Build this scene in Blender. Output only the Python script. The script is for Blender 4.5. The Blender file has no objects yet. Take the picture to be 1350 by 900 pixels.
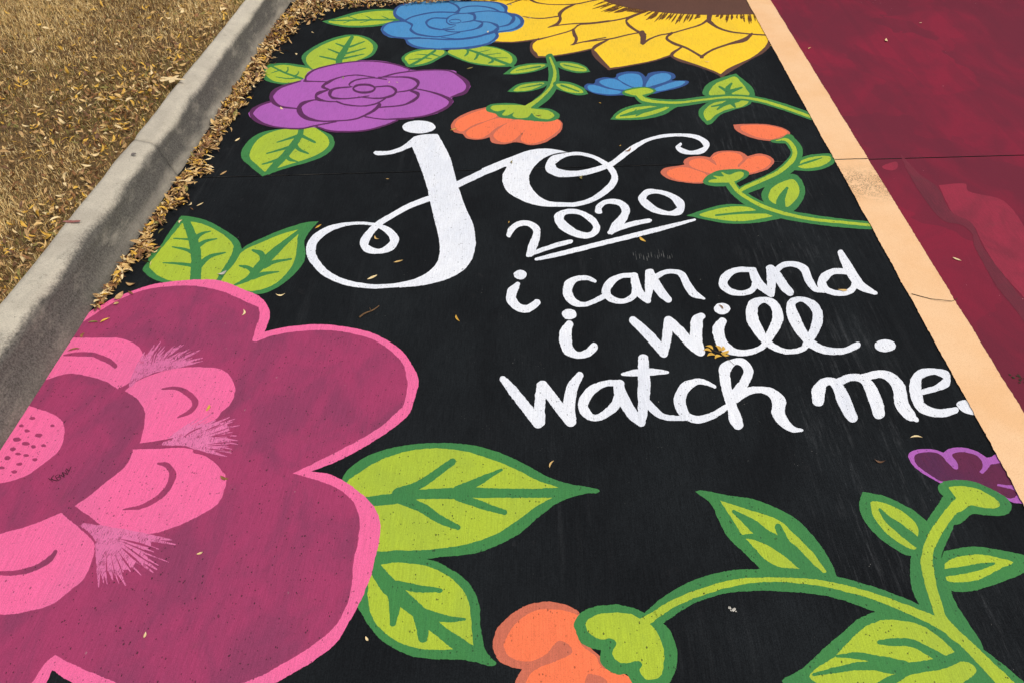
# Painted parking stall with kerb, dry lawn and leaf litter.  Units: metres, stall direction = +Y, kerb foot at x = -1.40
import bpy, bmesh, math, random
import numpy as np
from mathutils import Vector, noise
from mathutils.geometry import delaunay_2d_cdt
random.seed(11); rng = np.random.default_rng(11)
SC = bpy.context.scene
COL = SC.collection
# ---------------------------------------------------------------- camera
cam = bpy.data.cameras.new('camera'); cam_o = bpy.data.objects.new('camera', cam); COL.objects.link(cam_o)
cam.sensor_width = 36.0; cam.lens = 36.0 * 1060 / 1350; cam.clip_start = 0.02; cam.clip_end = 500
cam_o.location = (0, 0, 1.65)
cam_o.rotation_euler = (math.pi / 2 - math.atan(949 / 1060), 0, math.atan(34 / math.hypot(1060, 949)))
SC.camera = cam_o
# ---------------------------------------------------------------- sky, sun, exposure
SUN_EL, SUN_AZ = math.radians(58), math.radians(118)      # azimuth from +Y towards +X
w = bpy.data.worlds.new('World'); SC.world = w; w.use_nodes = True
nt = w.node_tree; bg = nt.nodes['Background']
sky = nt.nodes.new('ShaderNodeTexSky'); sky.sky_type = 'NISHITA'; sky.sun_disc = False
sky.sun_elevation = SUN_EL; sky.sun_rotation = SUN_AZ; sky.air_density = 1.0; sky.dust_density = 4.0; sky.ozone_density = 0.6
hs = nt.nodes.new('ShaderNodeHueSaturation'); hs.inputs['Saturation'].default_value = 0.45      # thin cloud veil: paler sky
nt.links.new(sky.outputs[0], hs.inputs['Color']); nt.links.new(hs.outputs[0], bg.inputs[0]); bg.inputs[1].default_value = 0.115
sl = bpy.data.lights.new('sun', 'SUN'); so = bpy.data.objects.new('sun', sl); COL.objects.link(so)
sl.energy = 1.5; sl.angle = math.radians(10); sl.color = (1.0, 0.94, 0.86)
sd = Vector((math.cos(SUN_EL) * math.sin(SUN_AZ), math.cos(SUN_EL) * math.cos(SUN_AZ), math.sin(SUN_EL)))
so.rotation_euler = sd.to_track_quat('Z', 'Y').to_euler()
SC.view_settings.view_transform = 'Standard'; SC.view_settings.look = 'None'
SC.view_settings.gamma = 1.0; SC.view_settings.use_curve_mapping = False; SC.view_settings.exposure = 0.12
# mural outlines in millimetres on the ground: T thing|label|category|group, then p/s + level|part|paint|points
DATA = """
T|painted_sunflower|huge yellow sunflower with a brown centre painted at the far end of the black stall|painted flower|flowers painted on the parking stall
p1|petals|yellow|-367,4944,1 447,4981,1 1303,5002,1 1327,4283 1232,4168 1159,4068 986,3867 928,3791,1 900,3845 820,3919 744,3984 713,4036 615,3966 483,3901 388,3857,1 360,3943 328,4059 318,4102 323,4124 173,4044 35,3998,1 4,4094 4,4161 30,4236 -89,4199 -196,4197 -255,4316 -324,4562
s1|petal_outline|brown|-195,4189,-196,4205 -89,4187,-90,4203 31,4223,30,4245
s1|petal_outline|brown|37,4253,41,4238 -2,4188,10,4170 -4,4087,13,4101 14,4024,30,4057 30,3995,39,4014
s1|petal_outline|brown|35,3992,35,4017 104,4006,103,4023 217,4052,216,4069 323,4111,322,4128
s1|petal_outline|brown|413,4258,415,4242 323,4151,333,4119 314,4044,337,4073 352,3926,369,3961 384,3857,394,3881
s1|petal_outline|brown|389,3855,389,3879 483,3897,484,3913 616,3962,616,3978 713,4032,713,4052
s1|petal_outline|brown|777,4156,780,4135 710,4055,727,4046 740,3972,750,4003 817,3912,824,3935 896,3834,903,3856 926,3783,935,3807
s1|petal_outline|brown|931,3786,928,3819 989,3856,986,3898 1113,4000,1113,4018 1194,4089,1190,4122 1255,4199,1239,4218 1283,4340,1271,4341
s1|petal_outline|brown|-139,4743,-142,4760 -114,4772,-116,4788 -76,4811,-77,4825 -30,4846,-32,4860
s1|petal_outline|brown|-7,4812,-2,4846 34,4773,36,4794 119,4751,119,4765 249,4758,249,4776 349,4815,349,4834 451,4867,451,4884
s1|petal_outline|brown|-47,4560,-47,4570 22,4531,22,4548 85,4537,85,4554 148,4563,148,4583
s1|petal_outline|brown|247,4778,251,4755 185,4705,192,4670 149,4619,168,4596 151,4537,169,4524 136,4471,144,4438 92,4414,94,4402
s1|petal_outline|brown|93,4400,93,4409 140,4427,139,4443 239,4457,239,4474 332,4471,332,4487 427,4503,427,4520
s1|petal_outline|brown|42,4225,40,4249 113,4278,112,4293 218,4358,216,4376 258,4431,255,4451 295,4465,294,4478
s1|petal_outline|brown|219,4379,235,4388 221,4303,240,4321 231,4250,249,4250 222,4192,231,4170 207,4168,208,4160
s1|petal_outline|brown|226,4175,226,4187 320,4226,320,4241 393,4261,393,4276
s1|petal_outline|brown|271,4445,271,4464 374,4472,374,4492 519,4541,518,4561 642,4650,642,4675
s1|petal_outline|brown|216,4164,215,4177 288,4204,288,4222 414,4241,414,4259 517,4302,517,4320 593,4339,593,4357
s1|petal_outline|brown|646,4675,647,4651 536,4568,542,4535 521,4457,536,4479 563,4357,572,4386 599,4307,609,4342
s1|petal_outline|brown|577,4333,609,4363 580,4273,613,4282 572,4197,594,4188
s1|petal_outline|brown|589,4178,584,4208 629,4245,627,4265 688,4301,688,4319 754,4331,755,4349 844,4393,845,4411 927,4454,927,4477 982,4525,979,4558
s1|petal_outline|brown|991,4649,1021,4641 969,4519,992,4513
s1|petal_outline|brown|972,4492,993,4541 1008,4415,1018,4446 1064,4360,1070,4383 1149,4333,1154,4352 1270,4310,1275,4329
s1|petal_outline|brown|751,4353,758,4327 711,4265,727,4273 741,4185,751,4217 804,4123,812,4147 864,4012,874,4037
s1|petal_outline|brown|866,4010,863,4039 935,4105,935,4128 1035,4184,1036,4210 1126,4230,1127,4281 1184,4324,1181,4353
p1|flower_centre|brown|422,4981,1 414,4843 505,4746 643,4674 782,4635 921,4617 1063,4615 1273,4631,1 1303,5002,1
s1|centre_streak|brown_dry|448,4834,449,4823 401,4804,402,4782 356,4745,356,4740
s1|centre_streak|brown_dry|465,4814,466,4802 406,4755,408,4730 345,4692,346,4687
s1|centre_streak|brown_dry|482,4794,483,4781 433,4761,435,4736 390,4695,391,4690
s1|centre_streak|brown_dry|501,4771,502,4759 448,4713,450,4689 394,4653,395,4648
s1|centre_streak|brown_dry|510,4763,512,4743 462,4711,465,4672 413,4651,414,4643
s1|centre_streak|brown_dry|524,4743,525,4731 478,4696,480,4673 431,4635,431,4630
s1|centre_streak|brown_dry|544,4729,545,4714 510,4694,512,4662 473,4654,473,4648
s1|centre_streak|brown_dry|559,4724,560,4704 512,4686,514,4647 467,4640,467,4632
s1|centre_streak|brown_dry|578,4710,578,4698 543,4694,543,4670 506,4659,506,4654
s1|centre_streak|brown_dry|594,4706,593,4688 551,4705,551,4670 514,4662,515,4655
s1|centre_streak|brown_dry|610,4700,609,4678 577,4699,575,4655 542,4663,542,4654
s1|centre_streak|brown_dry|626,4687,625,4674 593,4677,592,4650 565,4656,564,4650
s1|centre_streak|brown_dry|644,4682,643,4661 611,4677,609,4635 580,4646,579,4638
s1|centre_streak|brown_dry|658,4673,658,4656 633,4666,631,4631 611,4647,611,4639
s1|centre_streak|brown_dry|686,4668,687,4657 655,4637,657,4615 631,4590,632,4586
s1|centre_streak|brown_dry|706,4666,711,4648 672,4608,679,4570 637,4535,638,4527
s1|centre_streak|brown_dry|717,4660,720,4649 689,4604,695,4579 660,4543,661,4537
s1|centre_streak|brown_dry|744,4653,747,4644 712,4586,717,4567 678,4500,679,4496
s1|centre_streak|brown_dry|756,4651,759,4640 726,4586,732,4564 704,4528,705,4523
s1|centre_streak|brown_dry|769,4648,772,4637 739,4592,746,4570 721,4534,722,4529
s1|centre_streak|brown_dry|789,4642,792,4633 768,4595,774,4576 743,4533,744,4529
s1|centre_streak|brown_dry|804,4639,807,4630 777,4584,783,4567 760,4526,761,4523
s1|centre_streak|brown_dry|822,4637,825,4630 790,4559,796,4544 769,4493,771,4490
s1|centre_streak|brown_dry|844,4636,848,4627 811,4549,820,4531 789,4472,791,4468
s1|centre_streak|brown_dry|859,4635,862,4626 830,4572,837,4557 813,4497,815,4495
s1|centre_streak|brown_dry|883,4633,887,4625 858,4575,866,4560 836,4490,838,4488
s1|centre_streak|brown_dry|894,4631,897,4625 871,4574,878,4561 859,4524,860,4522
s1|centre_streak|brown_dry|909,4631,913,4623 885,4566,893,4549 868,4511,870,4507
s1|centre_streak|brown_dry|935,4629,940,4621 919,4591,927,4570 905,4549,907,4544
s1|centre_streak|brown_dry|943,4629,950,4620 931,4602,941,4572 922,4571,922,4563
s1|centre_streak|brown_dry|1051,4632,1055,4618 1041,4619,1046,4585 1030,4589,1030,4581
s1|centre_streak|brown_dry|1072,4630,1078,4619 1059,4606,1070,4583 1048,4558,1050,4553
s1|centre_streak|brown_dry|1096,4624,1103,4623 1084,4579,1096,4568 1076,4545,1078,4541
s1|centre_streak|brown_dry|1105,4626,1112,4620 1081,4557,1094,4547 1075,4502,1078,4501
s1|centre_streak|brown_dry|1124,4624,1132,4622 1112,4582,1126,4575 1107,4538,1109,4536
s1|centre_streak|brown_dry|1156,4625,1160,4623 1142,4581,1151,4581 1145,4556,1147,4557
s1|centre_streak|brown_dry|1173,4623,1182,4629 1164,4581,1182,4586 1165,4554,1168,4553
s1|centre_streak|brown_dry|1191,4627,1197,4628 1176,4561,1188,4565 1175,4507,1178,4508
s1|centre_streak|brown_dry|1216,4629,1220,4631 1202,4552,1212,4555 1196,4480,1198,4480
s1|centre_streak|brown_dry|1224,4629,1232,4633 1209,4549,1225,4557 1208,4491,1211,4493
s1|centre_streak|brown_dry|1247,4631,1252,4635 1241,4575,1251,4582 1238,4525,1240,4526
s1|centre_streak|brown_dry|1274,4633,1281,4638 1267,4580,1281,4595 1275,4540,1278,4544
T|painted_leaf|flat lime leaf painted left of the blue rose, half under the litter|painted leaf|leaves painted on the parking stall
p1|leaf|green|-1158,4465,1 -1093,4517 -996,4611 -888,4658 -786,4650 -750,4564 -727,4496 -780,4437 -866,4393 -994,4382 -1093,4417
p2|leaf_fill|lime|-1121,4466 -1039,4532 -955,4598 -865,4632 -787,4629 -755,4526 -784,4462 -879,4417 -998,4407 -1077,4430
s2|vein|green|-1103,4470,-1106,4488 -936,4479,-940,4502 -740,4487,-744,4514
s2|vein|green|-967,4503,-966,4487 -1027,4550,-1027,4540
s2|vein|green|-882,4505,-883,4489 -929,4557,-929,4548
s2|vein|green|-789,4512,-790,4496 -839,4559,-839,4550
s2|vein|green|-996,4496,-992,4482 -1034,4448,-1031,4439
s2|vein|green|-893,4499,-889,4484 -942,4455,-939,4446
T|painted_leaf|smaller left one of two lime leaves painted directly under the blue rose|painted leaf|leaves painted on the parking stall
p1|leaf|green|-458,4094 -426,4036 -460,3976 -512,3902 -601,3865 -631,3909 -654,3971 -638,4035 -592,4084 -524,4104
p2|leaf_fill|lime|-457,4083 -444,4040 -477,3980 -531,3916 -595,3890 -621,3930 -638,3976 -621,4032 -573,4070 -514,4086
s2|vein|green|-594,3871,-604,3900 -541,3962,-549,3985 -490,4059,-499,4084
s2|vein|green|-554,3977,-552,3962 -614,3964,-613,3955
s2|vein|green|-520,4024,-519,4009 -581,4030,-581,4022
s2|vein|green|-539,3975,-540,3994 -504,3965,-504,3976
s2|vein|green|-511,4022,-510,4046 -467,3996,-466,4006
T|painted_leaf|long right one of two lime leaves painted directly under the blue rose|painted leaf|leaves painted on the parking stall
p1|leaf|green|-437,4040,1 -413,4099 -356,4122 -252,4147 -169,4119 -97,4048 -70,3978 -80,3909 -116,3881 -200,3886 -285,3911 -368,3971
p2|leaf_fill|lime|-427,4058 -395,4099 -298,4124 -240,4133 -169,4105 -115,4048 -93,3978 -105,3915 -161,3896 -229,3908 -310,3940 -376,3999
s2|vein|green|-338,4090,-336,4112 -266,4031,-263,4058 -188,3961,-185,3990 -96,3878,-92,3911
s2|vein|green|-332,4083,-317,4076 -330,4050,-319,4036 -339,4017,-333,4005
s2|vein|green|-277,4045,-263,4029 -281,4002,-271,3987 -287,3971,-281,3961
s2|vein|green|-200,3979,-184,3972 -199,3951,-189,3930 -211,3931,-209,3918
s2|vein|green|-270,4050,-272,4061 -214,4088,-215,4095
s2|vein|green|-234,4018,-235,4029 -155,4046,-155,4053
s2|vein|green|-187,3984,-187,3995 -119,3987,-119,3995
T|painted_rose|round blue rose with dark blue outlines painted at the far end|painted flower|flowers painted on the parking stall
p1|petals|blue|-763,4551 -781,4616 -767,4696 -727,4765 -644,4806 -496,4813 -348,4797 -200,4784 -141,4698 -135,4631 -69,4568 -41,4479 -57,4393 -102,4343 -173,4318 -175,4248 -212,4174 -297,4113 -435,4088 -568,4103 -646,4168 -667,4236 -754,4245 -812,4338 -806,4424 -748,4475 -703,4489
s1|petal_outline|navy|-701,4497,-703,4466 -754,4570,-762,4533 -766,4614,-784,4634 -749,4712,-755,4735 -642,4790,-644,4806 -485,4793,-486,4810
s1|petal_outline|navy|-495,4784,-494,4802 -438,4718,-434,4745 -418,4656,-405,4662 -424,4612,-416,4600
s1|petal_outline|navy|-416,4787,-417,4803 -298,4790,-299,4806 -200,4765,-199,4791 -157,4682,-140,4723 -156,4619,-140,4617
s1|petal_outline|navy|-667,4216,-659,4233 -643,4146,-638,4176 -586,4097,-586,4125 -505,4086,-506,4104 -417,4085,-419,4101 -296,4108,-298,4123 -211,4165,-214,4182
s1|petal_outline|navy|-704,4494,-700,4469 -784,4459,-779,4440 -815,4382,-802,4367 -792,4287,-786,4319 -736,4241,-737,4264 -662,4227,-664,4245 -591,4233,-593,4251
s1|petal_outline|navy|-698,4468,-706,4494 -669,4528,-674,4547 -617,4570,-621,4591 -545,4606,-548,4627 -460,4608,-462,4629 -412,4604,-413,4619
s1|petal_outline|navy|-703,4470,-701,4492 -658,4412,-649,4433 -658,4344,-648,4365 -606,4275,-606,4302 -512,4249,-513,4267 -450,4268,-452,4284 -386,4313,-388,4327
s1|petal_outline|navy|-473,4535,-471,4514 -549,4535,-546,4515 -586,4473,-572,4460 -554,4380,-552,4406 -485,4349,-486,4368 -421,4357,-423,4372
s1|petal_outline|navy|-660,4213,-663,4236 -581,4226,-583,4245 -428,4212,-429,4230 -304,4239,-307,4259 -190,4332,-195,4364
s1|petal_outline|navy|-433,4604,-437,4618 -394,4683,-398,4700 -339,4711,-340,4729 -268,4702,-268,4720 -216,4666,-214,4690 -180,4622,-177,4641
s1|petal_outline|navy|-434,4600,-435,4615 -376,4595,-378,4612 -264,4634,-265,4648 -201,4629,-201,4646 -144,4606,-142,4630 -113,4556,-101,4595 -109,4526,-90,4505 -128,4452,-123,4428 -174,4413,-173,4399
s1|petal_outline|navy|-137,4601,-136,4618 -82,4557,-76,4595 -61,4493,-40,4507 -68,4441,-57,4409 -106,4377,-104,4358 -184,4338,-182,4323
s1|petal_outline|navy|-358,4597,-358,4611 -329,4575,-323,4610 -324,4540,-307,4532 -328,4503,-324,4484 -381,4473,-380,4461
s1|petal_outline|navy|-463,4463,-471,4467 -465,4517,-473,4531 -443,4569,-446,4582 -408,4592,-409,4604
s1|petal_outline|navy|-314,4486,-313,4502 -277,4461,-271,4485 -280,4440,-267,4410 -308,4380,-305,4361 -395,4335,-394,4322 -456,4347,-456,4332 -477,4377,-478,4366
s1|petal_outline|navy|-468,4457,-466,4473 -446,4423,-446,4442 -417,4426,-412,4431 -437,4397,-435,4386 -478,4376,-477,4367
s1|petal_outline|navy|-275,4470,-276,4486 -232,4463,-231,4479 -192,4408,-183,4437 -193,4386,-178,4351 -226,4319,-223,4298 -307,4268,-305,4252 -394,4239,-393,4224 -473,4254,-472,4242
s1|petal_outline|navy|-198,4318,-179,4333 -189,4280,-173,4261 -210,4210,-205,4192 -254,4162,-252,4147 -356,4119,-355,4105 -460,4107,-459,4095
s1|petal_outline|navy|-392,4484,-387,4484 -394,4474,-391,4464 -405,4464,-403,4453 -420,4460,-419,4449 -436,4464,-436,4452 -448,4473,-449,4463 -452,4482,-456,4482 -449,4491,-452,4501 -439,4501,-441,4513 -424,4505,-425,4517 -408,4502,-408,4514 -396,4493,-394,4503 -392,4484,-387,4484
T|painted_leaf|rounded lime leaf painted above the purple rose|painted leaf|leaves painted on the parking stall
p1|leaf|green|-1068,3808 -1124,3877 -1164,3980 -1148,4067 -1099,4168 -1033,4246 -958,4280 -870,4243 -807,4153 -796,4075 -813,3989 -888,3924 -966,3840
p2|leaf_fill|lime|-1072,3828 -1123,3908 -1139,3991 -1116,4078 -1056,4181 -954,4259 -876,4219 -824,4130 -820,4031 -867,3949 -956,3877 -1032,3835
s2|vein|green|-962,4259,-942,4236 -971,4164,-944,4134 -979,4069,-945,4030 -986,3979,-949,3949 -976,3897,-941,3886
s2|vein|green|-959,4119,-958,4090 -1021,4162,-1020,4147
s2|vein|green|-954,4020,-953,3993 -1046,4087,-1046,4073
s2|vein|green|-968,3951,-966,3926 -1071,3994,-1070,3979
s2|vein|green|-934,4103,-942,4128 -877,4178,-881,4191
s2|vein|green|-937,4016,-944,4041 -858,4089,-862,4102
s2|vein|green|-943,3952,-949,3977 -855,4013,-858,4026
T|painted_leaf|small lime leaf painted left of the purple rose beside the leaf litter|painted leaf|leaves painted on the parking stall
p1|leaf|green|-1312,3753,1 -1315,3812 -1303,3883 -1231,3899 -1151,3880 -1084,3848 -1066,3798 -1078,3700 -1140,3652 -1207,3659 -1272,3692
p2|leaf_fill|lime|-1297,3773 -1297,3842 -1235,3878 -1154,3856 -1084,3827 -1082,3758 -1110,3696 -1169,3670 -1240,3693
s2|vein|green|-1295,3858,-1296,3876 -1203,3775,-1205,3795 -1106,3707,-1107,3731
s2|vein|green|-1195,3779,-1205,3791 -1192,3812,-1200,3818 -1202,3851,-1207,3851
s2|vein|green|-1239,3821,-1233,3806 -1269,3785,-1267,3778
s2|vein|green|-1146,3738,-1154,3755 -1134,3761,-1141,3772 -1137,3798,-1142,3802
s2|vein|green|-1127,3737,-1123,3720 -1173,3724,-1170,3711 -1234,3739,-1233,3731
T|painted_leaf|broad lime leaf with a green midrib painted below the purple rose|painted leaf|leaves painted on the parking stall
p1|leaf|green|-1063,2802,1 -1090,2831 -1136,2883 -1178,2933 -1199,2988 -1202,3056 -1187,3126 -1155,3172 -1107,3197 -1041,3206 -956,3224 -899,3189 -852,3149 -827,3084 -828,3021 -854,2964 -905,2916 -965,2878 -1019,2837
p2|leaf_fill|lime|-1063,2838,1 -1106,2889 -1151,2947 -1165,3018 -1160,3096 -1136,3152 -1087,3195 -1012,3212 -951,3224 -896,3173 -866,3133,1 -848,3074 -860,3016 -892,2967 -947,2920 -1026,2863
s2|vein|green|-1012,3221,-986,3214 -1003,3161,-975,3140 -1013,3078,-982,3044 -1028,2983,-998,2946 -1047,2909,-1018,2871 -1057,2856,-1033,2825
s2|vein|green|-1005,3151,-996,3126 -1072,3088,-1068,3079
s2|vein|green|-1004,3061,-995,3037 -1091,2992,-1087,2981
s2|vein|green|-1025,2963,-1014,2937 -1053,2931,-1046,2912 -1087,2903,-1083,2893
s2|vein|green|-983,3132,-983,3159 -913,3078,-912,3096
s2|vein|green|-991,3041,-983,3071 -961,3006,-959,3030 -921,2983,-921,2997
s2|vein|green|-1010,2951,-1003,2983 -984,2925,-983,2950 -949,2917,-950,2926
T|painted_rose|wide purple rose with plum outlines painted near the kerb|painted flower|flowers painted on the parking stall
p1|petals|purple|-1094,3719 -1091,3797 -1036,3859 -929,3919 -806,3942 -691,3912 -593,3833 -456,3842 -371,3824 -360,3785 -310,3719 -285,3644 -312,3570 -360,3525 -353,3481 -378,3412 -434,3352 -520,3317 -593,3299 -592,3291 -637,3234 -704,3193 -797,3176 -856,3182 -937,3219 -993,3202 -1076,3208 -1166,3245 -1231,3292 -1263,3340 -1257,3391 -1232,3442 -1196,3469 -1216,3549 -1198,3622 -1131,3680
s1|petal_outline|plum|-1077,3689,-1089,3696 -1083,3749,-1094,3767 -1046,3830,-1052,3847 -926,3903,-930,3918 -803,3925,-805,3939 -689,3893,-690,3911 -601,3829,-593,3837 -659,3795,-656,3781 -726,3744,-723,3731
s1|petal_outline|plum|-1082,3679,-1086,3698 -1025,3680,-1027,3693 -968,3677,-970,3691
s1|petal_outline|plum|-1111,3695,-1105,3681 -1188,3635,-1177,3610 -1218,3557,-1196,3534 -1193,3462,-1182,3488 -1136,3407,-1138,3428 -1050,3389,-1052,3402
s1|petal_outline|plum|-1196,3479,-1188,3460 -1240,3435,-1231,3415 -1265,3375,-1244,3356 -1237,3294,-1230,3322 -1174,3237,-1175,3259 -1098,3208,-1101,3222 -999,3198,-1003,3212 -939,3228,-943,3241 -857,3267,-861,3280
s1|petal_outline|plum|-940,3225,-940,3238 -872,3181,-873,3198 -796,3175,-799,3189 -710,3189,-714,3203 -636,3235,-640,3249 -586,3284,-591,3298
s1|petal_outline|plum|-964,3497,-961,3485 -1010,3490,-1005,3475 -1055,3459,-1037,3428 -1053,3372,-1031,3386 -1003,3296,-1002,3332 -934,3271,-936,3288 -859,3274,-862,3288 -772,3296,-776,3310 -706,3367,-715,3390 -680,3428,-696,3456
s1|petal_outline|plum|-759,3747,-757,3734 -853,3771,-851,3757 -931,3740,-927,3725 -981,3685,-968,3656 -993,3622,-978,3633 -952,3592,-953,3609
s1|petal_outline|plum|-954,3603,-950,3591 -1003,3568,-987,3540 -992,3490,-986,3518 -943,3469,-945,3485 -895,3465,-897,3477
s1|petal_outline|plum|-732,3735,-735,3748 -668,3740,-670,3753 -585,3730,-586,3752 -546,3683,-534,3706 -548,3645,-537,3624 -571,3608,-568,3593 -631,3583,-629,3571
s1|petal_outline|plum|-698,3726,-697,3712 -774,3739,-772,3726 -845,3714,-840,3698 -870,3664,-860,3653 -851,3626,-848,3635
s1|petal_outline|plum|-851,3637,-848,3624 -926,3621,-919,3600 -949,3571,-930,3558 -920,3502,-920,3527 -869,3496,-872,3511 -808,3507,-811,3521 -753,3529,-756,3541
s1|petal_outline|plum|-732,3626,-735,3641 -670,3633,-671,3651 -640,3593,-628,3605 -646,3556,-637,3533 -701,3519,-698,3503 -797,3529,-795,3517
s1|petal_outline|plum|-888,3462,-889,3481 -844,3436,-845,3451 -764,3423,-766,3436 -704,3447,-709,3463 -669,3501,-674,3515
s1|petal_outline|plum|-570,3592,-569,3609 -531,3550,-519,3574 -534,3524,-523,3499 -583,3452,-580,3437 -687,3425,-685,3411
s1|petal_outline|plum|-732,3317,-733,3330 -646,3297,-647,3308 -519,3306,-521,3318
s1|petal_outline|plum|-741,3615,-731,3615 -744,3603,-735,3583 -758,3588,-752,3565 -782,3582,-778,3558 -807,3587,-805,3564 -826,3601,-828,3581 -833,3613,-843,3612 -830,3625,-839,3645 -816,3640,-822,3663 -792,3646,-796,3670 -766,3641,-768,3665 -747,3627,-745,3647 -741,3615,-731,3615
s1|petal_outline|plum|-539,3610,-539,3622 -472,3580,-472,3596 -406,3529,-403,3553 -375,3484,-355,3495 -387,3431,-378,3409 -451,3360,-447,3343 -522,3327,-520,3313 -625,3310,-623,3297
s1|petal_outline|plum|-723,3730,-727,3745 -656,3780,-659,3796 -537,3819,-539,3834 -413,3822,-414,3837 -353,3760,-349,3783 -310,3672,-291,3691 -312,3604,-299,3574 -367,3541,-363,3526
T|painted_tulip|hanging orange flower on a green stem painted between the purple rose and the sunflower|painted flower|flowers painted on the parking stall
p1|petals|rust|-199,3433,1 -269,3389 -325,3322 -345,3257 -330,3195 -289,3173,1 -268,3135 -231,3125 -196,3132 -171,3148,1 -158,3100 -108,3087 -65,3106 -40,3103,1 6,3081 64,3106 122,3182 143,3245 139,3300 110,3332 4,3421
p1|petal_fill|orange|-194,3416 -261,3372 -317,3306 -327,3249 -309,3203 -287,3200 -246,3259 -153,3334 -163,3383
p1|petal_fill|orange|-141,3326 -217,3268 -266,3212 -274,3173 -254,3143 -210,3136 -176,3175 -142,3238 -77,3311
p1|petal_fill|orange|-70,3307 -127,3238 -154,3176 -145,3131 -108,3102 -66,3125 -31,3194 20,3289 -10,3308
p1|petal_fill|orange|24,3298 -16,3225 -37,3148 -30,3111 6,3093 64,3128 115,3197 137,3260 125,3316 80,3304
s1|stem|green|75,4005,111,4036 86,3875,134,3898 86,3740,138,3718 65,3610,100,3550 14,3506,40,3439 -14,3437,7,3387
p1|calyx|green|-199,3433 -166,3468 -73,3474 4,3438 88,3423 130,3374 125,3324 80,3296 13,3302 -47,3314 -130,3331 -154,3367 -193,3391
p2|calyx_fill|lime|-180,3433 -150,3455 -27,3454 20,3421 81,3406 109,3357 80,3320 27,3338 8,3379 -10,3337 -55,3328 -78,3352 -71,3385 -101,3351 -124,3359 -110,3410 -148,3392 -171,3408
s1|stem_stripe|lime|92,3995,101,4004 111,3843,125,3849 104,3734,121,3724 86,3644,96,3626 38,3538,47,3513 -25,3450,-12,3408
p1|leaf|green|-134,3791,1 -82,3882 1,3924 90,3922 77,3875 18,3824 -64,3792
p2|leaf_fill|lime|-101,3805 -65,3872 10,3908 73,3906 18,3840 -56,3808
s2|vein|green|-69,3834,-69,3842 44,3875,43,3895
p1|leaf|green|132,3948 212,3946 270,3900 293,3830,1 233,3813 168,3847 135,3887
p2|leaf_fill|lime|149,3932 212,3925 261,3890 275,3840 217,3839 160,3877
s2|vein|green|168,3900,170,3916 263,3858,264,3866
p1|leaf|green|-109,3597,1 -62,3677 3,3707 83,3713 67,3653 3,3605 -60,3591
p2|leaf_fill|lime|-80,3607 -45,3668 11,3692 67,3694 11,3624 -44,3604
s2|vein|green|-49,3633,-49,3640 52,3671,50,3689
p1|leaf|green|116,3710 189,3708 251,3648 271,3581,1 224,3565 162,3600 115,3644
p2|leaf_fill|lime|123,3682 180,3687 234,3638 248,3593 201,3592 154,3618
s2|vein|green|149,3659,153,3680 224,3602,227,3615
T|painted_flower|small blue fan shaped flower on a long green stem painted under the sunflower|painted flower|flowers painted on the parking stall
p1|petals|navy|255,3657 273,3695 305,3696 316,3743 358,3769 407,3765 426,3814 478,3839 535,3832 559,3778,1 584,3827 652,3847 699,3820 702,3772 681,3742 753,3740 753,3706 702,3658 609,3610 575,3592 440,3574 353,3568 284,3603
p1|petal_fill|blue|271,3667 304,3681 366,3641 428,3615 402,3584 339,3586 285,3612
p1|petal_fill|blue|330,3715 365,3750 413,3746 449,3690 486,3644 429,3633 367,3660
p1|petal_fill|blue|423,3765 467,3811 525,3806 539,3739 526,3654 487,3663 444,3718
p1|petal_fill|blue|551,3664 561,3721 598,3798 658,3825 683,3791 664,3742 602,3693
p1|petal_fill|blue|589,3647 643,3694 704,3733 744,3729 722,3691 661,3648 594,3619
p1|leaf|green|357,3326,1 396,3405 462,3466 549,3489 671,3479 650,3436 598,3376 511,3333 427,3322
p2|leaf_fill|lime|380,3342 419,3405 484,3449 578,3469 634,3461 594,3410 513,3358 421,3339
s2|vein|green|408,3356,408,3372 495,3383,495,3425 607,3449,607,3469
s2|vein|green|465,3390,462,3399 483,3426,481,3432
s2|vein|green|508,3413,511,3392 475,3371,477,3360
p1|leaf|green|813,3579 814,3634 855,3718 921,3777 1004,3828,1 1030,3751 1052,3676 1051,3603 1026,3567 884,3554
p2|leaf_fill|lime|838,3583 846,3634 886,3709 942,3758 993,3792 1010,3731 1022,3648 1014,3584 887,3572
s2|vein|green|944,3580,908,3566 945,3650,923,3660 966,3709,960,3722
s2|vein|green|939,3641,923,3603 904,3682,896,3663
s2|vein|green|938,3601,939,3643 999,3657,1000,3678
p1|leaf|green|779,3284,1 759,3347 759,3405 784,3465 839,3518 962,3556 1019,3531 994,3478 924,3434 855,3383 804,3300
p2|leaf_fill|lime|785,3324 778,3372 789,3423 825,3483 878,3519 1004,3534 969,3469 903,3442 841,3391 798,3332
s2|vein|green|960,3564,958,3513 896,3516,898,3478 848,3445,850,3431
s2|vein|green|830,3459,831,3473 896,3483,898,3510
s2|vein|green|911,3502,938,3538 928,3457,938,3470
s1|stem|green|477,3582,521,3652 509,3490,535,3567 575,3460,587,3540 677,3459,685,3535 799,3500,806,3570 919,3534,930,3595 1029,3514,1046,3577 1128,3449,1152,3515 1245,3343,1272,3409
p1|calyx|green|431,3606 462,3643 536,3667 592,3637 580,3601 533,3564 478,3557 440,3574
p2|calyx_fill|lime|443,3606 468,3629 542,3655 579,3628 560,3598 495,3572
s1|stem_stripe|lime|491,3575,520,3623 517,3518,529,3556 580,3493,584,3521 681,3491,683,3513 802,3524,804,3545 922,3553,926,3575 1034,3533,1041,3558 1134,3465,1144,3492 1252,3358,1262,3383
T|painted_flower|orange flower with a closed bud painted beside the beige line|painted flower|flowers painted on the parking stall
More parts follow.
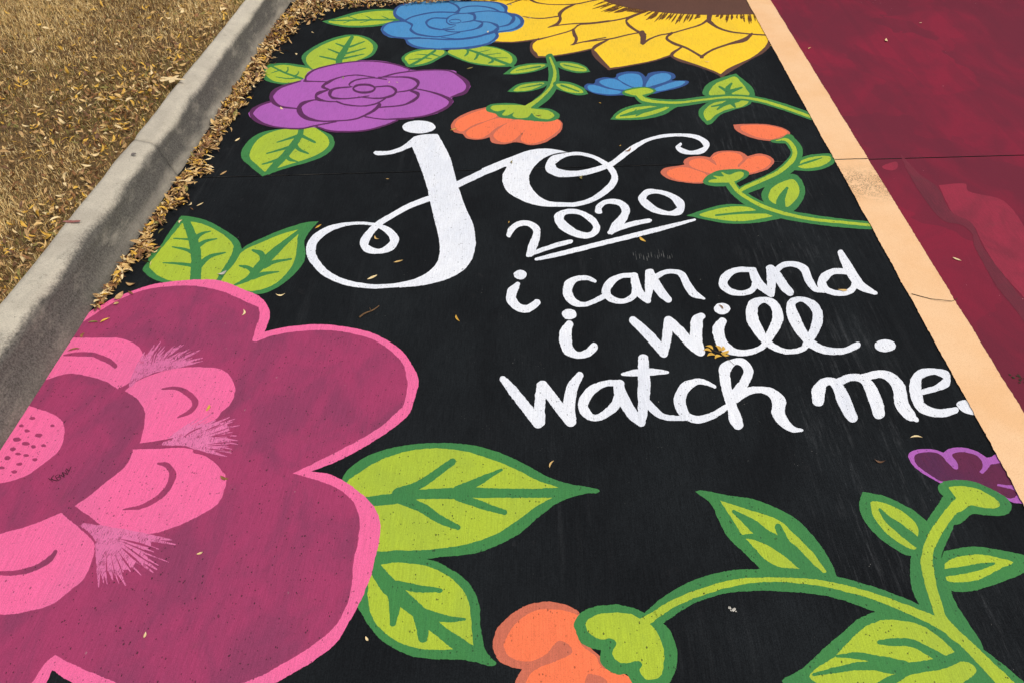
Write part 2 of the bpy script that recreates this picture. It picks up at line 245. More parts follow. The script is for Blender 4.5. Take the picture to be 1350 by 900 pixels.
p1|petals|rust|528,2865 550,2906 607,2924 632,2935,1 632,2962 658,2995 708,3006 745,2997,1 776,3040 828,3055 882,3045 903,3010,1 956,3033 994,3012 1004,2971 973,2916 925,2881 874,2860 799,2852 729,2837 685,2791 610,2795 553,2820
p1|petal_fill|orange|553,2872 584,2902 633,2914 677,2888 706,2863 708,2830 677,2800 618,2802 567,2827
p1|petal_fill|orange|654,2956 684,2984 725,2982 753,2944 774,2904 760,2864 715,2873 660,2915
p1|petal_fill|orange|754,2993 796,3036 846,3042 876,3017 875,2975 847,2933 844,2879 771,2884 762,2958
p1|petal_fill|orange|889,2975 931,3011 973,3012 990,2971 961,2922 913,2887 870,2873 835,2886
p1|bud|rust|894,3290,1 966,3298 1039,3296 1099,3268 1125,3226 1111,3191 1068,3159 1022,3145 961,3164 912,3209 894,3247
p2|bud_fill|orange|929,3279 986,3289 1051,3282 1103,3252 1113,3217 1073,3182 1025,3158 972,3180 936,3217 921,3252
p1|leaf|green|1053,2911 1094,2966 1140,3016 1215,3039 1256,3036 1261,2998 1233,2949 1174,2907 1111,2896
p2|leaf_fill|lime|1089,2932 1107,2967 1150,3002 1210,3020 1243,3014 1230,2976 1181,2934 1115,2915
s2|vein|green|1097,2935,1098,2948 1165,2974,1167,2990 1206,3000,1206,3007
p1|leaf|green|895,2672 903,2727 940,2791 998,2843 1057,2871 1078,2832 1076,2756 1051,2682 1001,2604 950,2574 913,2608
p2|leaf_fill|lime|921,2673 927,2715 954,2766 1004,2811 1047,2828 1057,2781 1044,2718 1007,2657 974,2624 940,2643
s2|vein|green|972,2605,931,2600 980,2673,953,2686 1013,2760,1006,2769
p1|leaf|green|589,2557,1 653,2595 728,2632 800,2640 871,2618 968,2568 897,2533 825,2512 738,2507 679,2522
p2|leaf_fill|lime|638,2561 691,2596 758,2621 822,2623 874,2601 925,2573 862,2543 778,2524 705,2534
s2|vein|green|700,2556,701,2568 787,2571,789,2587 888,2577,893,2602 935,2568,944,2598
s1|stem|green|1082,3141,1130,3195 1090,3054,1145,3077 1065,2996,1094,2936 999,2908,1008,2832 921,2839,923,2767 845,2783,847,2719 813,2753,817,2698
s1|stem|green|768,2789,809,2836 785,2708,824,2766 825,2631,860,2700 882,2580,909,2646 945,2543,968,2606 1044,2512,1065,2573 1162,2489,1181,2545 1263,2480,1281,2531
p1|calyx|green|1027,3151 1070,3167 1114,3206 1133,3191 1126,3156 1096,3126 1046,3125 1027,3136
p1|calyx|green|686,2797 707,2843 750,2884 808,2902 868,2900 883,2873 862,2834 815,2794 771,2771 712,2772
p2|calyx_fill|lime|710,2798 719,2817 748,2827 734,2848 757,2844 777,2845 773,2877 800,2858 838,2883 860,2877 850,2840 811,2807 776,2797
s1|stem_stripe|lime|1051,3145,1052,3152 1090,3143,1101,3168 1100,3073,1120,3086 1080,3005,1092,2983 1006,2903,1010,2877 926,2835,927,2810 848,2776,849,2751 819,2746,822,2725
s1|stem_stripe|lime|784,2820,807,2845 804,2727,819,2748 840,2666,850,2687 892,2608,902,2630 965,2563,973,2585 1051,2532,1058,2552 1170,2514,1176,2532 1269,2497,1276,2515
T|painted_leaf|left one of two lime leaves painted above the big pink flower, touching the litter|painted leaf|leaves painted on the parking stall
p1|leaf|green|-1299,2403 -1292,2511,1 -1253,2506 -1181,2478 -1101,2419 -1043,2367 -1008,2305 -1018,2255 -1028,2148 -1040,2092 -1152,2090 -1214,2106 -1269,2133 -1314,2179 -1312,2218 -1321,2267 -1303,2308
p2|leaf_fill|lime|-1272,2461,1 -1285,2361 -1293,2298 -1299,2248 -1301,2208 -1277,2170 -1222,2129 -1158,2108 -1056,2110 -1042,2176 -1035,2254 -1041,2315 -1073,2366 -1139,2423 -1200,2460 -1245,2473,1
s2|vein|green|-1278,2477,-1258,2497 -1229,2385,-1204,2404 -1188,2295,-1155,2307 -1161,2222,-1125,2222 -1132,2119,-1094,2117
s2|vein|green|-1201,2368,-1196,2347 -1226,2367,-1222,2354 -1270,2367,-1267,2360
s2|vein|green|-1170,2288,-1168,2264 -1211,2307,-1208,2290 -1257,2315,-1255,2308
s2|vein|green|-1151,2213,-1146,2192 -1195,2221,-1191,2205 -1257,2221,-1255,2214
s2|vein|green|-1180,2355,-1200,2382 -1173,2389,-1183,2406 -1151,2408,-1155,2415
s2|vein|green|-1157,2315,-1173,2340 -1143,2343,-1153,2360 -1115,2361,-1118,2369
s2|vein|green|-1115,2193,-1139,2222 -1101,2247,-1113,2268 -1060,2277,-1064,2286
T|painted_leaf|pointed right one of two lime leaves painted above the big pink flower|painted leaf|leaves painted on the parking stall
p1|leaf|green|-773,2487,1 -824,2475 -894,2429 -954,2374 -1000,2321 -1024,2235 -1045,2110 -978,2076 -888,2053 -839,2079 -798,2144 -774,2221 -777,2280 -797,2352 -792,2415
p2|leaf_fill|lime|-833,2431,1 -888,2402 -947,2348 -999,2295 -1009,2225 -1023,2111 -932,2072 -893,2073 -845,2106 -816,2172 -807,2250 -832,2414,1
s2|vein|green|-832,2438,-821,2423 -872,2363,-854,2338 -912,2285,-882,2250 -938,2205,-909,2172 -947,2147,-930,2125 -976,2106,-970,2096
s2|vein|green|-904,2254,-924,2231 -933,2295,-939,2269 -967,2304,-967,2292
s2|vein|green|-915,2175,-923,2146 -954,2206,-955,2185 -988,2211,-987,2202
s2|vein|green|-893,2195,-906,2222 -867,2224,-875,2243 -820,2245,-823,2254
s2|vein|green|-917,2131,-931,2161 -885,2156,-892,2175 -847,2172,-849,2180
T|painted_leaf|large horizontal lime leaf painted right of the big pink flower|painted leaf|leaves painted on the parking stall
p1|leaf|green|193,1281 185,1271 154,1267 98,1245 54,1210 -10,1144 -57,1112 -108,1088 -175,1076 -237,1066 -342,1042,1 -436,1195,1 -468,1297 -446,1349 -394,1391 -316,1418 -240,1427 -151,1424 -73,1401 -3,1363 66,1317 116,1299 167,1288
p2|leaf_fill|lime|91,1284,1 32,1309 -25,1344 -84,1372 -155,1399 -238,1408 -307,1398 -379,1365 -430,1320 -457,1280 -442,1195 -366,1095 -297,1090 -240,1092 -177,1101 -131,1112 -64,1143 -11,1186 32,1226 76,1256,1
s2|vein|green|99,1286,99,1255 -2,1280,-1,1251 -114,1280,-112,1248 -170,1278,-167,1244 -271,1270,-265,1240 -337,1256,-329,1223 -407,1243,-400,1214
s2|vein|green|-311,1242,-326,1273 -260,1276,-272,1300 -218,1318,-231,1338 -184,1353,-196,1372
s2|vein|green|-163,1256,-175,1283 -110,1291,-120,1313 -58,1336,-61,1343
s2|vein|green|-315,1226,-307,1258 -257,1200,-248,1226 -210,1170,-202,1192 -163,1151,-158,1165
s2|vein|green|-171,1238,-164,1266 -102,1213,-97,1234 -50,1198,-47,1214
T|painted_leaf|lower lime leaf painted right of the big pink flower, tip by the orange flower|painted leaf|leaves painted on the parking stall
p1|leaf|green|-53,816 -67,810 -93,817 -136,823 -197,823 -254,835 -306,864 -341,901 -372,943,1 -368,1074,1 -343,1081 -226,1067 -167,1041 -121,1004 -96,950 -91,902 -81,856 -68,832
p2|leaf_fill|lime|-104,851,1 -113,917 -121,960 -144,998 -182,1029 -235,1051 -293,1056 -331,1051,1 -353,1028 -353,982 -341,933 -318,897 -282,867 -232,848 -194,844 -137,846,1
s2|vein|green|-364,1041,-344,1061 -316,977,-292,1007 -252,927,-234,955 -197,883,-182,906 -117,824,-100,853
s2|vein|green|-285,987,-285,1009 -239,980,-238,999 -188,980,-188,992
s2|vein|green|-307,972,-277,973 -297,935,-274,934 -292,902,-279,901
s2|vein|green|-223,915,-221,941 -172,908,-172,926 -127,913,-127,919
s2|vein|green|-242,916,-210,924 -230,887,-204,891 -226,870,-205,869
T|painted_flower|giant magenta flower with hot pink outline and inner petals painted against the kerb|painted flower|flowers painted on the parking stall
p1|outer_edge|pink|-1448,1844,1 -1401,1949 -1361,2007 -1319,2048 -1253,2094 -1176,2117 -1090,2127 -1026,2121 -946,2081 -880,2043 -842,2000 -819,1947 -815,1867,1 -772,1886 -723,1898 -660,1907 -589,1901 -507,1881 -437,1844 -379,1793 -337,1727 -313,1664 -314,1605 -323,1536 -351,1490 -398,1439 -450,1391 -510,1347 -554,1323,1 -503,1313 -441,1277 -389,1232 -359,1187 -348,1138 -348,1085 -352,1017 -368,944 -385,895 -403,851 -443,812 -511,763 -611,704 -764,697 -932,753 -989,778,1 -992,736 -1019,615 -1192,529 -1450,522,1
p1|outer_petals|magenta|-1416,1869,1 -1377,1942 -1333,2009 -1270,2064 -1193,2087 -1110,2091 -1019,2070 -969,2045 -904,2007 -865,1986,1 -850,1940 -846,1891 -849,1915 -844,1825,1 -829,1821 -795,1846 -741,1865 -686,1876 -612,1879 -547,1867 -474,1840 -410,1788 -367,1733 -346,1662 -341,1621 -345,1561 -353,1547 -396,1483 -456,1426 -516,1378 -568,1339 -602,1315,1 -563,1303 -506,1283 -458,1257 -421,1216 -402,1166 -399,1122 -397,1127 -398,1057 -392,990 -396,935 -414,890 -444,854 -496,811 -574,763 -668,735 -763,738 -845,757 -940,789 -998,812,1 -1012,795 -1020,751 -1048,672 -1209,555 -1455,549,1
p1|inner_petal|pink|-1405,1637,1 -1408,1826,1 -1335,1827 -1261,1827 -1206,1807 -1168,1773 -1146,1729 -1138,1678 -1152,1636 -1176,1609,1 -1228,1641 -1296,1662 -1349,1668
p1|inner_petal|pink|-1153,1601,1 -1137,1636 -1099,1669 -1057,1691 -996,1705 -935,1703 -928,1704 -897,1695 -863,1664 -837,1616 -834,1562 -851,1523 -855,1503 -886,1465 -923,1436 -964,1420 -1037,1407,1 -1045,1455 -1056,1499 -1066,1524 -1085,1549 -1115,1579
p1|inner_petal|pink|-1049,1386,1 -976,1390 -909,1393 -857,1374 -805,1337 -771,1298 -764,1255 -768,1213 -804,1176 -848,1145 -891,1125 -942,1118 -983,1119 -1010,1124,1 -1046,1151 -1124,1199,1 -1103,1226 -1075,1275 -1046,1325 -1044,1371
p1|inner_petal|pink|-1322,1086,1 -1270,1113 -1221,1132 -1182,1155 -1148,1177,1 -1085,1135 -1043,1104 -1024,1079 -1015,1042 -1014,997 -1032,966 -1059,930 -1110,910 -1164,902 -1242,907 -1317,938
p1|flower_centre|pink|-1414,1542,1 -1357,1522 -1303,1499 -1271,1468 -1253,1432 -1243,1381 -1264,1331 -1292,1289 -1346,1263 -1422,1242 -1477,1238,1
s1|petal_crease|magenta|-1390,1743,-1393,1751 -1351,1743,-1359,1761 -1306,1741,-1311,1761 -1252,1716,-1253,1737 -1221,1695,-1219,1711
s1|petal_crease|magenta|-1045,1609,-1048,1615 -1010,1610,-1013,1624 -973,1589,-970,1608 -944,1561,-927,1565 -944,1533,-932,1521 -966,1507,-962,1501
s1|petal_crease|magenta|-961,1335,-963,1342 -940,1326,-936,1341 -922,1305,-904,1307 -917,1267,-901,1257 -932,1231,-920,1219 -960,1207,-952,1195 -998,1193,-996,1189
s1|petal_crease|magenta|-1118,1068,-1107,1062 -1125,1049,-1111,1037 -1142,1030,-1131,1017 -1178,1015,-1170,1002 -1219,1011,-1213,1000 -1259,1012,-1256,1006
p1|centre_dot|magenta|-1360,1490 -1360,1487 -1362,1485 -1366,1484 -1370,1485 -1374,1487 -1377,1490 -1377,1492 -1375,1495 -1371,1495 -1367,1495 -1363,1493
p1|centre_dot|magenta|-1379,1462 -1379,1459 -1380,1457 -1384,1456 -1387,1457 -1391,1459 -1393,1462 -1394,1464 -1392,1466 -1389,1467 -1385,1467 -1382,1465
p1|centre_dot|magenta|-1294,1465 -1293,1462 -1295,1460 -1298,1459 -1301,1460 -1305,1462 -1307,1464 -1307,1467 -1305,1469 -1302,1469 -1299,1469 -1296,1467
p1|centre_dot|magenta|-1353,1444 -1353,1441 -1355,1439 -1358,1438 -1363,1438 -1366,1441 -1369,1444 -1369,1447 -1368,1449 -1364,1450 -1360,1449 -1356,1447
p1|centre_dot|magenta|-1312,1429 -1312,1426 -1315,1423 -1319,1422 -1324,1423 -1329,1425 -1332,1428 -1332,1432 -1330,1434 -1325,1435 -1320,1435 -1315,1432
p1|centre_dot|magenta|-1363,1413 -1363,1409 -1366,1406 -1371,1405 -1377,1406 -1382,1409 -1386,1412 -1386,1416 -1383,1418 -1378,1420 -1372,1419 -1366,1416
p1|centre_dot|magenta|-1332,1398 -1331,1395 -1334,1392 -1339,1391 -1345,1392 -1350,1394 -1353,1398 -1354,1401 -1351,1404 -1346,1405 -1340,1404 -1335,1402
p1|centre_dot|magenta|-1311,1388 -1310,1386 -1312,1384 -1315,1383 -1318,1383 -1321,1385 -1324,1388 -1324,1391 -1323,1393 -1320,1393 -1316,1393 -1313,1391
p1|centre_dot|magenta|-1285,1393 -1284,1390 -1286,1388 -1290,1388 -1293,1388 -1297,1390 -1299,1393 -1299,1395 -1298,1397 -1294,1398 -1290,1397 -1287,1396
p1|centre_dot|magenta|-1360,1378 -1360,1375 -1362,1373 -1365,1372 -1370,1373 -1374,1375 -1376,1378 -1377,1381 -1375,1383 -1371,1384 -1366,1383 -1362,1381
p1|centre_dot|magenta|-1337,1363 -1337,1360 -1339,1358 -1344,1358 -1348,1358 -1353,1360 -1355,1362 -1355,1365 -1353,1367 -1349,1368 -1344,1367 -1340,1365
p1|centre_dot|magenta|-1315,1358 -1315,1355 -1317,1354 -1320,1353 -1324,1353 -1327,1355 -1329,1357 -1330,1360 -1328,1361 -1324,1362 -1321,1362 -1317,1360
p1|centre_dot|magenta|-1360,1348 -1360,1345 -1361,1342 -1365,1341 -1369,1342 -1373,1344 -1375,1348 -1376,1351 -1374,1353 -1371,1354 -1367,1353 -1363,1351
p1|centre_dot|magenta|-1285,1344 -1285,1341 -1287,1339 -1290,1338 -1294,1339 -1298,1341 -1300,1344 -1301,1346 -1299,1349 -1295,1349 -1291,1349 -1287,1347
p1|centre_dot|magenta|-1319,1328 -1319,1326 -1321,1324 -1325,1323 -1329,1324 -1333,1325 -1335,1328 -1335,1330 -1333,1332 -1329,1333 -1325,1333 -1321,1331
p1|centre_dot|magenta|-1358,1315 -1358,1312 -1360,1311 -1364,1310 -1369,1310 -1373,1312 -1375,1315 -1375,1317 -1373,1319 -1369,1320 -1364,1319 -1360,1317
p1|centre_dot|magenta|-1320,1302 -1320,1300 -1322,1298 -1325,1297 -1330,1298 -1333,1300 -1336,1302 -1336,1305 -1334,1306 -1330,1307 -1326,1307 -1322,1305
p1|dry_brush_patch|dusty_pink|-1158,1607,1 -1141,1647 -1141,1714 -1147,1759,1 -1119,1730 -1099,1752 -1073,1738 -1045,1746 -1023,1725 -991,1722 -1035,1701 -1081,1687 -1108,1666 -1138,1640
s1|dry_brush_streak|dusty_pink|-1139,1623,-1151,1628 -1144,1691,-1158,1697 -1154,1765,-1157,1766
s1|dry_brush_streak|dusty_pink|-1140,1626,-1148,1630 -1140,1684,-1150,1690 -1148,1753,-1150,1754
s1|dry_brush_streak|dusty_pink|-1136,1630,-1147,1637 -1133,1712,-1146,1720 -1136,1796,-1139,1798
s1|dry_brush_streak|dusty_pink|-1135,1634,-1145,1641 -1129,1700,-1142,1708 -1131,1771,-1134,1773
s1|dry_brush_streak|dusty_pink|-1134,1639,-1142,1644 -1128,1723,-1138,1731 -1122,1812,-1125,1813
s1|dry_brush_streak|dusty_pink|-1133,1645,-1138,1649 -1120,1715,-1127,1721 -1114,1794,-1115,1795
s1|dry_brush_streak|dusty_pink|-1130,1648,-1138,1655 -1113,1715,-1124,1724 -1102,1792,-1104,1794
s1|dry_brush_streak|dusty_pink|-1127,1651,-1137,1660 -1108,1710,-1120,1721 -1097,1774,-1099,1777
s1|dry_brush_streak|dusty_pink|-1126,1659,-1132,1666 -1097,1723,-1106,1731 -1074,1794,-1076,1796
s1|dry_brush_streak|dusty_pink|-1122,1662,-1132,1672 -1091,1722,-1104,1735 -1068,1788,-1070,1791
s1|dry_brush_streak|dusty_pink|-1121,1667,-1130,1676 -1087,1729,-1098,1742 -1055,1797,-1058,1800
s1|dry_brush_streak|dusty_pink|-1119,1670,-1125,1676 -1084,1734,-1091,1743 -1047,1801,-1048,1803
s1|dry_brush_streak|dusty_pink|-1113,1670,-1121,1680 -1076,1717,-1086,1729 -1046,1769,-1048,1771
s1|dry_brush_streak|dusty_pink|-1109,1670,-1119,1683 -1066,1721,-1078,1737 -1024,1780,-1026,1783
s1|dry_brush_streak|dusty_pink|-1108,1675,-1112,1681 -1061,1723,-1066,1731 -1013,1774,-1014,1775
s1|dry_brush_streak|dusty_pink|-1102,1674,-1110,1686 -1043,1718,-1053,1734 -990,1775,-993,1779
s1|dry_brush_streak|dusty_pink|-1097,1677,-1103,1688 -1048,1706,-1056,1719 -1004,1741,-1005,1744
s1|dry_brush_streak|dusty_pink|-1092,1679,-1099,1690 -1029,1709,-1037,1724 -971,1743,-973,1746
s1|dry_brush_streak|dusty_pink|-1090,1681,-1094,1690 -1026,1701,-1032,1712 -966,1730,-967,1732
s1|stroke_gap|magenta|-1115,1711,-1116,1711 -1120,1744,-1123,1745 -1130,1783,-1130,1783
s1|stroke_gap|magenta|-1110,1720,-1111,1720 -1113,1750,-1117,1752 -1118,1784,-1119,1785
s1|stroke_gap|magenta|-1095,1730,-1096,1730 -1091,1757,-1093,1759 -1088,1789,-1089,1790
s1|stroke_gap|magenta|-1084,1730,-1085,1731 -1079,1753,-1082,1756 -1074,1780,-1075,1780
s1|stroke_gap|magenta|-1066,1729,-1067,1729 -1053,1751,-1055,1753 -1045,1776,-1046,1776
s1|stroke_gap|magenta|-1055,1726,-1056,1727 -1035,1747,-1038,1751 -1022,1776,-1023,1777
p1|dry_brush_patch|dusty_pink|-984,1402,1 -955,1412 -923,1450,1 -884,1469 -843,1487 -812,1470 -810,1440 -793,1415 -816,1394 -837,1379 -877,1386 -913,1400
s1|dry_brush_streak|dusty_pink|-966,1402,-974,1411 -935,1447,-946,1459 -907,1499,-909,1501
s1|dry_brush_streak|dusty_pink|-959,1407,-965,1413 -915,1462,-922,1470 -871,1521,-872,1522
s1|dry_brush_streak|dusty_pink|-953,1409,-959,1417 -913,1447,-921,1457 -879,1492,-880,1495
s1|dry_brush_streak|dusty_pink|-948,1414,-952,1419 -906,1452,-911,1459 -864,1492,-865,1493
s1|dry_brush_streak|dusty_pink|-943,1413,-951,1423 -900,1450,-909,1464 -857,1492,-859,1495
s1|dry_brush_streak|dusty_pink|-937,1417,-943,1426 -878,1457,-885,1468 -822,1505,-823,1508
s1|dry_brush_streak|dusty_pink|-929,1421,-935,1431 -865,1457,-873,1469 -805,1499,-806,1502
s1|dry_brush_streak|dusty_pink|-924,1424,-930,1435 -866,1454,-873,1467 -809,1488,-810,1491
s1|dry_brush_streak|dusty_pink|-921,1430,-924,1437 -871,1449,-875,1458 -821,1476,-822,1478
s1|dry_brush_streak|dusty_pink|-915,1433,-919,1441 -849,1452,-854,1463 -786,1476,-787,1478
s1|dry_brush_streak|dusty_pink|-909,1435,-914,1447 -857,1444,-863,1459 -809,1457,-810,1460
s1|dry_brush_streak|dusty_pink|-906,1441,-908,1448 -850,1442,-853,1451 -798,1450,-798,1452
s1|dry_brush_streak|dusty_pink|-899,1444,-902,1455 -840,1438,-843,1452 -784,1437,-784,1440
s1|dry_brush_streak|dusty_pink|-897,1440,-899,1448 -834,1426,-836,1436 -776,1421,-776,1423
s1|dry_brush_streak|dusty_pink|-897,1431,-899,1441 -834,1418,-836,1429 -772,1408,-772,1410
s1|dry_brush_streak|dusty_pink|-898,1422,-899,1431 -845,1407,-847,1418 -795,1400,-796,1402
s1|dry_brush_streak|dusty_pink|-898,1418,-899,1427 -840,1400,-842,1412 -783,1391,-783,1393
s1|dry_brush_streak|dusty_pink|-899,1407,-900,1418 -838,1389,-840,1402 -780,1377,-780,1380
s1|dry_brush_streak|dusty_pink|-899,1396,-900,1405 -842,1377,-843,1389 -788,1365,-788,1367
s1|stroke_gap|magenta|-874,1447,-874,1447 -845,1468,-846,1470 -819,1490,-819,1491
s1|stroke_gap|magenta|-865,1438,-866,1438 -833,1454,-835,1457 -802,1473,-803,1474
s1|stroke_gap|magenta|-860,1432,-860,1432 -829,1442,-831,1446 -802,1458,-803,1458
s1|stroke_gap|magenta|-856,1422,-856,1422 -814,1434,-815,1436 -773,1449,-773,1449
s1|stroke_gap|magenta|-851,1406,-852,1407 -816,1411,-818,1415 -782,1416,-782,1417
s1|stroke_gap|magenta|-850,1401,-850,1402 -820,1403,-821,1407 -789,1407,-789,1408
s1|stroke_gap|magenta|-857,1393,-858,1393 -824,1387,-825,1391 -790,1384,-791,1385
s1|stroke_gap|magenta|-1034,1385,-1044,1405 -1005,1393,-1014,1410 -985,1406,-990,1416 -953,1423,-955,1427
s1|stroke_gap|magenta|-990,1392,-993,1399 -959,1393,-961,1399 -925,1396,-926,1399
s1|stroke_gap|magenta|-923,1432,-925,1435 -909,1449,-912,1453 -888,1465,-890,1468
s1|stroke_gap|magenta|-872,1455,-874,1457 -853,1467,-856,1471 -840,1477,-841,1480
s1|stroke_gap|magenta|-846,1433,-848,1436 -818,1436,-821,1443 -780,1448,-781,1451
s1|stroke_gap|magenta|-878,1376,-879,1388 -844,1366,-843,1376 -809,1343,-806,1348 -784,1313,-782,1316
p1|dry_brush_patch|dusty_pink|-1088,1142,1 -1056,1136 -1011,1127,1 -958,1118 -918,1110 -891,1091 -911,1067 -911,1035 -929,1021 -954,1034 -967,1016 -988,1020 -1011,1056 -1022,1088 -1048,1116
s1|dry_brush_streak|dusty_pink|-1072,1132,-1076,1148 -956,1111,-960,1131 -847,1103,-848,1107
s1|dry_brush_streak|dusty_pink|-1067,1132,-1070,1144 -947,1107,-950,1122 -834,1091,-834,1094
s1|dry_brush_streak|dusty_pink|-1063,1131,-1065,1141 -975,1109,-977,1122 -893,1097,-894,1099
s1|dry_brush_streak|dusty_pink|-1057,1128,-1059,1139 -961,1098,-962,1111 -869,1078,-869,1080
s1|dry_brush_streak|dusty_pink|-1053,1127,-1054,1137 -965,1097,-966,1109 -878,1070,-878,1072
s1|dry_brush_streak|dusty_pink|-1050,1127,-1050,1135 -940,1080,-940,1090 -832,1043,-832,1044
s1|dry_brush_streak|dusty_pink|-1043,1121,-1043,1136 -967,1084,-966,1102 -889,1054,-889,1058
s1|dry_brush_streak|dusty_pink|-1040,1122,-1039,1132 -946,1076,-945,1087 -854,1034,-854,1036
s1|dry_brush_streak|dusty_pink|-1036,1119,-1035,1132 -946,1067,-943,1083 -855,1023,-854,1026
s1|dry_brush_streak|dusty_pink|-1033,1118,-1030,1130 -946,1062,-943,1075 -860,1015,-860,1018
s1|dry_brush_streak|dusty_pink|-1027,1116,-1023,1126 -970,1072,-964,1085 -913,1034,-912,1036
s1|dry_brush_streak|dusty_pink|-1025,1116,-1022,1122 -956,1060,-952,1066 -885,1007,-884,1008
s1|dry_brush_streak|dusty_pink|-1021,1111,-1016,1118 -966,1060,-960,1069 -914,1016,-913,1018
s1|dry_brush_streak|dusty_pink|-1018,1105,-1008,1113 -977,1055,-965,1065 -931,1015,-929,1017
s1|dry_brush_streak|dusty_pink|-1017,1103,-1008,1109 -967,1037,-956,1044 -913,981,-910,982
s1|dry_brush_streak|dusty_pink|-1017,1101,-1011,1104 -975,1041,-968,1045 -928,985,-927,985
s1|dry_brush_streak|dusty_pink|-1021,1097,-1011,1102 -987,1044,-974,1049 -947,994,-945,995
s1|dry_brush_streak|dusty_pink|-1022,1095,-1014,1097 -992,1038,-983,1041 -955,983,-953,984
s1|dry_brush_streak|dusty_pink|-1024,1093,-1015,1094 -997,1038,-986,1039 -965,986,-963,987
s1|dry_brush_streak|dusty_pink|-1026,1090,-1017,1091 -1000,1032,-989,1033 -972,975,-970,975
s1|stroke_gap|magenta|-973,1105,-973,1106 -926,1091,-927,1097 -876,1079,-876,1081
s1|stroke_gap|magenta|-964,1097,-964,1098 -908,1074,-908,1078 -852,1051,-852,1052
s1|stroke_gap|magenta|-956,1088,-956,1089 -918,1063,-917,1067 -878,1040,-877,1041
s1|stroke_gap|magenta|-959,1080,-958,1081 -925,1054,-923,1059 -888,1029,-887,1030
s1|stroke_gap|magenta|-962,1069,-962,1069 -936,1041,-934,1044 -906,1014,-906,1015
s1|stroke_gap|magenta|-971,1066,-971,1066 -947,1034,-945,1035 -925,1004,-924,1004
s1|stroke_gap|magenta|-980,1066,-980,1066 -959,1029,-957,1029 -939,995,-938,995
s1|stroke_gap|magenta|-989,1066,-989,1066 -974,1025,-971,1025 -953,982,-952,982
T|painted_flower|rounded orange flower on a thick arching stem with leaves, nearest painted flower|painted flower|flowers painted on the parking stall
p1|petals|rust|129,935 111,951 81,961 43,962 5,951 -32,923 -57,887 -61,852 -47,822 -22,809 1,804,1 -12,775 -13,719 32,661 130,631 216,675 249,743 242,774 175,831 127,887
p1|petal_fill|orange|132,923 99,941 62,945 28,940 -6,916 -29,883 -38,856 -26,833 -1,823 28,825 53,839 68,858 83,870 101,863 109,844 75,825 39,809 19,794 9,768 11,720 45,677 131,647 207,691 233,753 232,781 219,799 174,812 158,838 127,868
p1|petal_fold|rust|138,794 152,797 178,788 177,772 149,744 113,702 100,722 126,757
s1|stem|green|299,906,276,944 343,939,323,983 400,973,390,1024 475,996,478,1052 564,1003,577,1059 660,997,680,1052 728,982,757,1036 821,940,859,996 865,912,910,963 908,872,956,918 949,826,998,869 984,777,1038,819 1026,706,1083,748
s1|stem|green|1074,1295,1109,1260 1007,1221,1048,1184 958,1164,1010,1133 921,1106,988,1097 899,1051,988,1069 891,999,981,1034 904,945,977,987 927,898,987,936 941,858,996,891
p1|calyx|green|115,903 117,919 133,939 160,952 206,960 247,953 272,941 318,911 332,876 334,842 325,808 309,783 275,761 241,760 232,781 223,800,1 198,800 174,816 168,830 171,851,1 148,857 127,871
p2|calyx_fill|lime|141,901 143,917 163,932 197,940 238,938 263,926 283,913 297,893 306,860 302,823 293,797 275,790 258,792 250,807 257,821 249,829 232,825 211,824 196,839 199,854 205,869 193,879 171,877 149,888
p1|leaf|green|436,1281,1 456,1285 512,1272 577,1261 638,1231 673,1202 702,1153 723,1093 729,1045,1 651,1028 560,1052,1 529,1097 494,1148 479,1202 469,1243
p2|leaf_fill|lime|494,1254,1 539,1237 593,1215 631,1196 661,1152 690,1106 702,1074 708,1056 693,1053 652,1061 602,1066 574,1084 550,1121 531,1152 515,1198
s2|vein|green|520,1216,527,1225 545,1177,565,1201 576,1136,600,1166 618,1097,647,1131 649,1059,676,1087 679,1038,695,1057
s2|vein|green|531,1142,534,1154 559,1138,567,1157 594,1120,606,1143
s2|vein|green|614,1174,631,1182 617,1141,638,1152 622,1118,643,1129
p1|leaf|green|860,1291,1 842,1253 837,1216 847,1176 872,1137 918,1103 963,1131 993,1192 976,1228 953,1251 913,1278
p2|leaf_fill|lime|875,1260 867,1239 866,1212 879,1172 904,1138 933,1122 945,1139 962,1178 962,1201 940,1234 906,1256
s2|vein|green|884,1231,892,1238 890,1200,906,1216 910,1166,932,1189 937,1128,959,1150
p1|leaf|green|1002,1119,1 1052,1130 1096,1132 1150,1122 1188,1112 1203,1096 1168,1065 1091,1034 1032,1015 973,1015 967,1056
p2|leaf_fill|lime|988,1076 997,1088 1033,1104 1084,1111 1120,1104 1154,1092 1121,1076 1093,1061 1052,1043 1015,1036 980,1039
s2|vein|green|1107,1091,1106,1084 1072,1086,1068,1069 1021,1076,1016,1055 975,1068,970,1048
p1|leaf|green|831,965 758,943 692,897 642,858 593,820 549,797 550,785 580,753 664,728 777,731 900,760 975,805 982,841 920,916 871,950
p2|leaf_fill|lime|606,802 671,850 734,903 779,930 814,938 853,934 889,920 917,888 937,857 961,833 953,816 912,792 846,767 745,749 675,767
s2|vein|green|615,804,615,811 670,813,672,827 729,820,735,839 805,813,812,837 890,826,894,852 938,844,945,869 964,833,984,866
s2|vein|green|913,853,897,834 881,874,867,857 849,893,839,875 807,893,802,876 778,889,775,878
s2|vein|green|817,843,806,823 764,853,756,837 722,859,716,844 676,853,674,847
s2|vein|green|826,834,830,817 794,816,797,801 758,801,761,783 714,777,716,766
s1|stem_stripe|lime|271,906,261,926 317,940,311,954 300,928,292,943 336,953,330,969 395,982,392,998 476,1010,475,1027 535,1023,536,1036 593,1026,596,1038 668,1020,673,1035 722,1009,729,1025 791,987,800,1003 857,955,870,973 900,930,917,950 931,905,950,927
